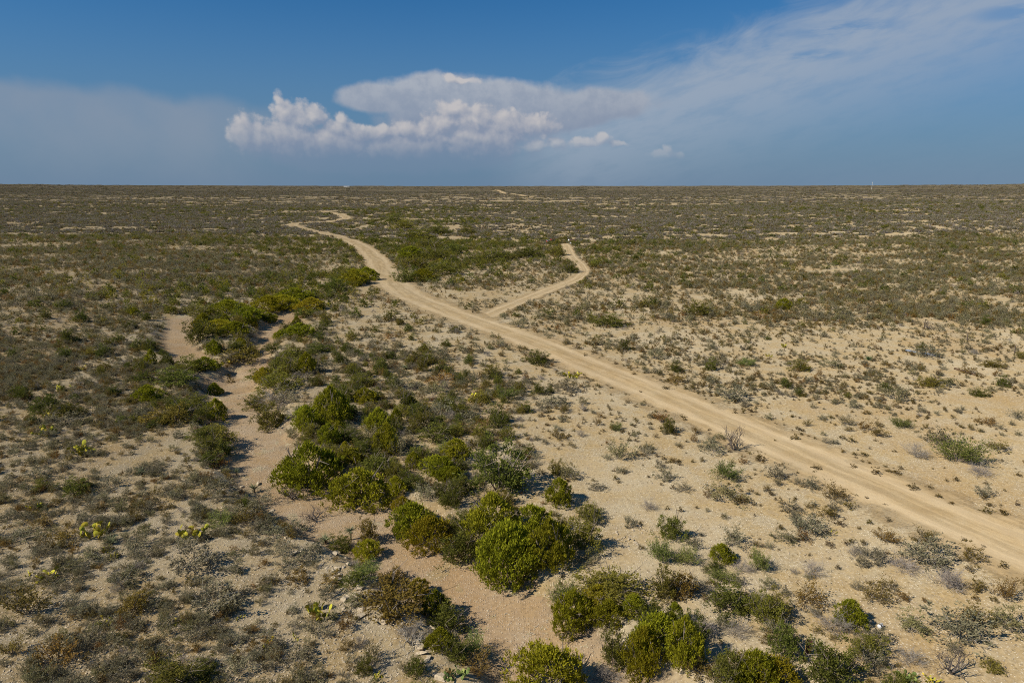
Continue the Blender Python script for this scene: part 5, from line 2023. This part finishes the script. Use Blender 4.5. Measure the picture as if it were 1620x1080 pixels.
tag(o, "thin white radio mast rising above the far horizon", "mast")

# ------------------------------------------------------------------ labels: each thing told by its look and its place among landmarks
uniq("the big cone-shaped juniper", 803, 885)
uniq("the road fork", 752, 507)
uniq("the side track's sharp bend", 922, 430)
uniq("the wash fork", 366, 592)
uniq("the bend of the wash", 430, 735)
uniq("the road's hairpin", 462, 357)
uniq("the white stone heap", 1000, 847)
uniq("the lower left corner", 15, 1070)
uniq("the lower right corner", 1610, 1070)
uniq("the feathery green roadside mesquite", 1520, 725)
uniq("the left picture edge's middle", 5, 540)
uniq("the road's exit at right", 1612, 870)
uniq("the isolated dark bush beyond the fork", 965, 508)
uniq("the green valley's lower end", 650, 445)
NOUN = {'J': 'bright green juniper', 'E': 'dark green bush', 'M': 'feathery light green bush', 'G': 'grey shrub', 'O': 'olive brown shrub', 'D': 'tiny dark tuft shrub',
        'T': 'leafless dry shrub', 'R': 'rust-tinged bush', 'rock_ledge': 'pale ledge rock', 'rock_heap': 'white loose stone', 'rock_wash': 'pale stone in gravel', 'rock_bank': 'white bank stone'}
GROUP = {'J': 'junipers along the wash', 'E': 'dark green bushes', 'M': 'light green mesquite bushes', 'G': 'grey shrubs on the plain', 'O': 'olive shrubs on the plain', 'D': 'tiny tufts on bare sand',
         'T': 'leafless dry shrubs', 'R': 'rust-tinged bushes', 'rock_ledge': 'rocks of the left bank ledge', 'rock_heap': 'stones of the white heap', 'rock_wash': 'stones in the wash', 'rock_bank': 'stones of the white bank'}
ORD = ['nearest', 'second', 'third', 'fourth', 'fifth', 'sixth', 'seventh', 'eighth', 'ninth', 'tenth', 'eleventh', 'twelfth', 'thirteenth', 'fourteenth', 'fifteenth', 'sixteenth', 'seventeenth',
       'eighteenth', 'nineteenth', 'twentieth'] + ['%dth' % i if i % 10 not in (1, 2, 3) else '%d%s' % (i, {1: 'st', 2: 'nd', 3: 'rd'}[i % 10]) for i in range(21, 200)]
byk = {}
for t in things:
    byk.setdefault(t['k'], []).append(t)
for kd, L in byk.items():
    ws = sorted(t['w'] for t in L)
    lo, hi = ws[len(ws) // 3], ws[(2 * len(ws)) // 3]
    for t in L:
        t['size'] = 'small' if t['w'] < lo else ('broad' if t['w'] > hi else 'mid-sized')
bins = {}
for t in things:
    best = None
    for ph, ux, uy in UNIQUE:
        dx, dy = t['px'] - ux, (t['py'] - uy) * 1.5
        d = math.hypot(dx, dy)
        if best is None or d < best[0]:
            best = (d, ph, dx, dy)
    d, ph, dx, dy = best
    if abs(dx) > 1.0 * abs(dy):
        rel = 'left of' if dx < 0 else 'right of'
    else:
        rel = 'behind' if dy < 0 else 'in front of'
    if kd == 'J' and d < 6:
        pass
    bins.setdefault((t['k'], t['size'], rel, ph), []).append((d, t))
for (kd, sz, rel, ph), L in bins.items():
    L.sort(key=lambda q: q[0])
    for i, (d, t) in enumerate(L):
        lead = '' if len(L) == 1 else ORD[i] + ' '
        lab = "%s%s %s %s %s" % (lead, sz, NOUN[kd], rel, ph)
        if kd == 'J' and abs(t['px'] - 803) < 8 and abs(t['py'] - 910) < 25 and t['wpx'] > 80:
            lab = "big cone-shaped bright juniper at the wash edge, tallest of all"
        tag(t['o'], lab, t['cat'], GROUP[kd])
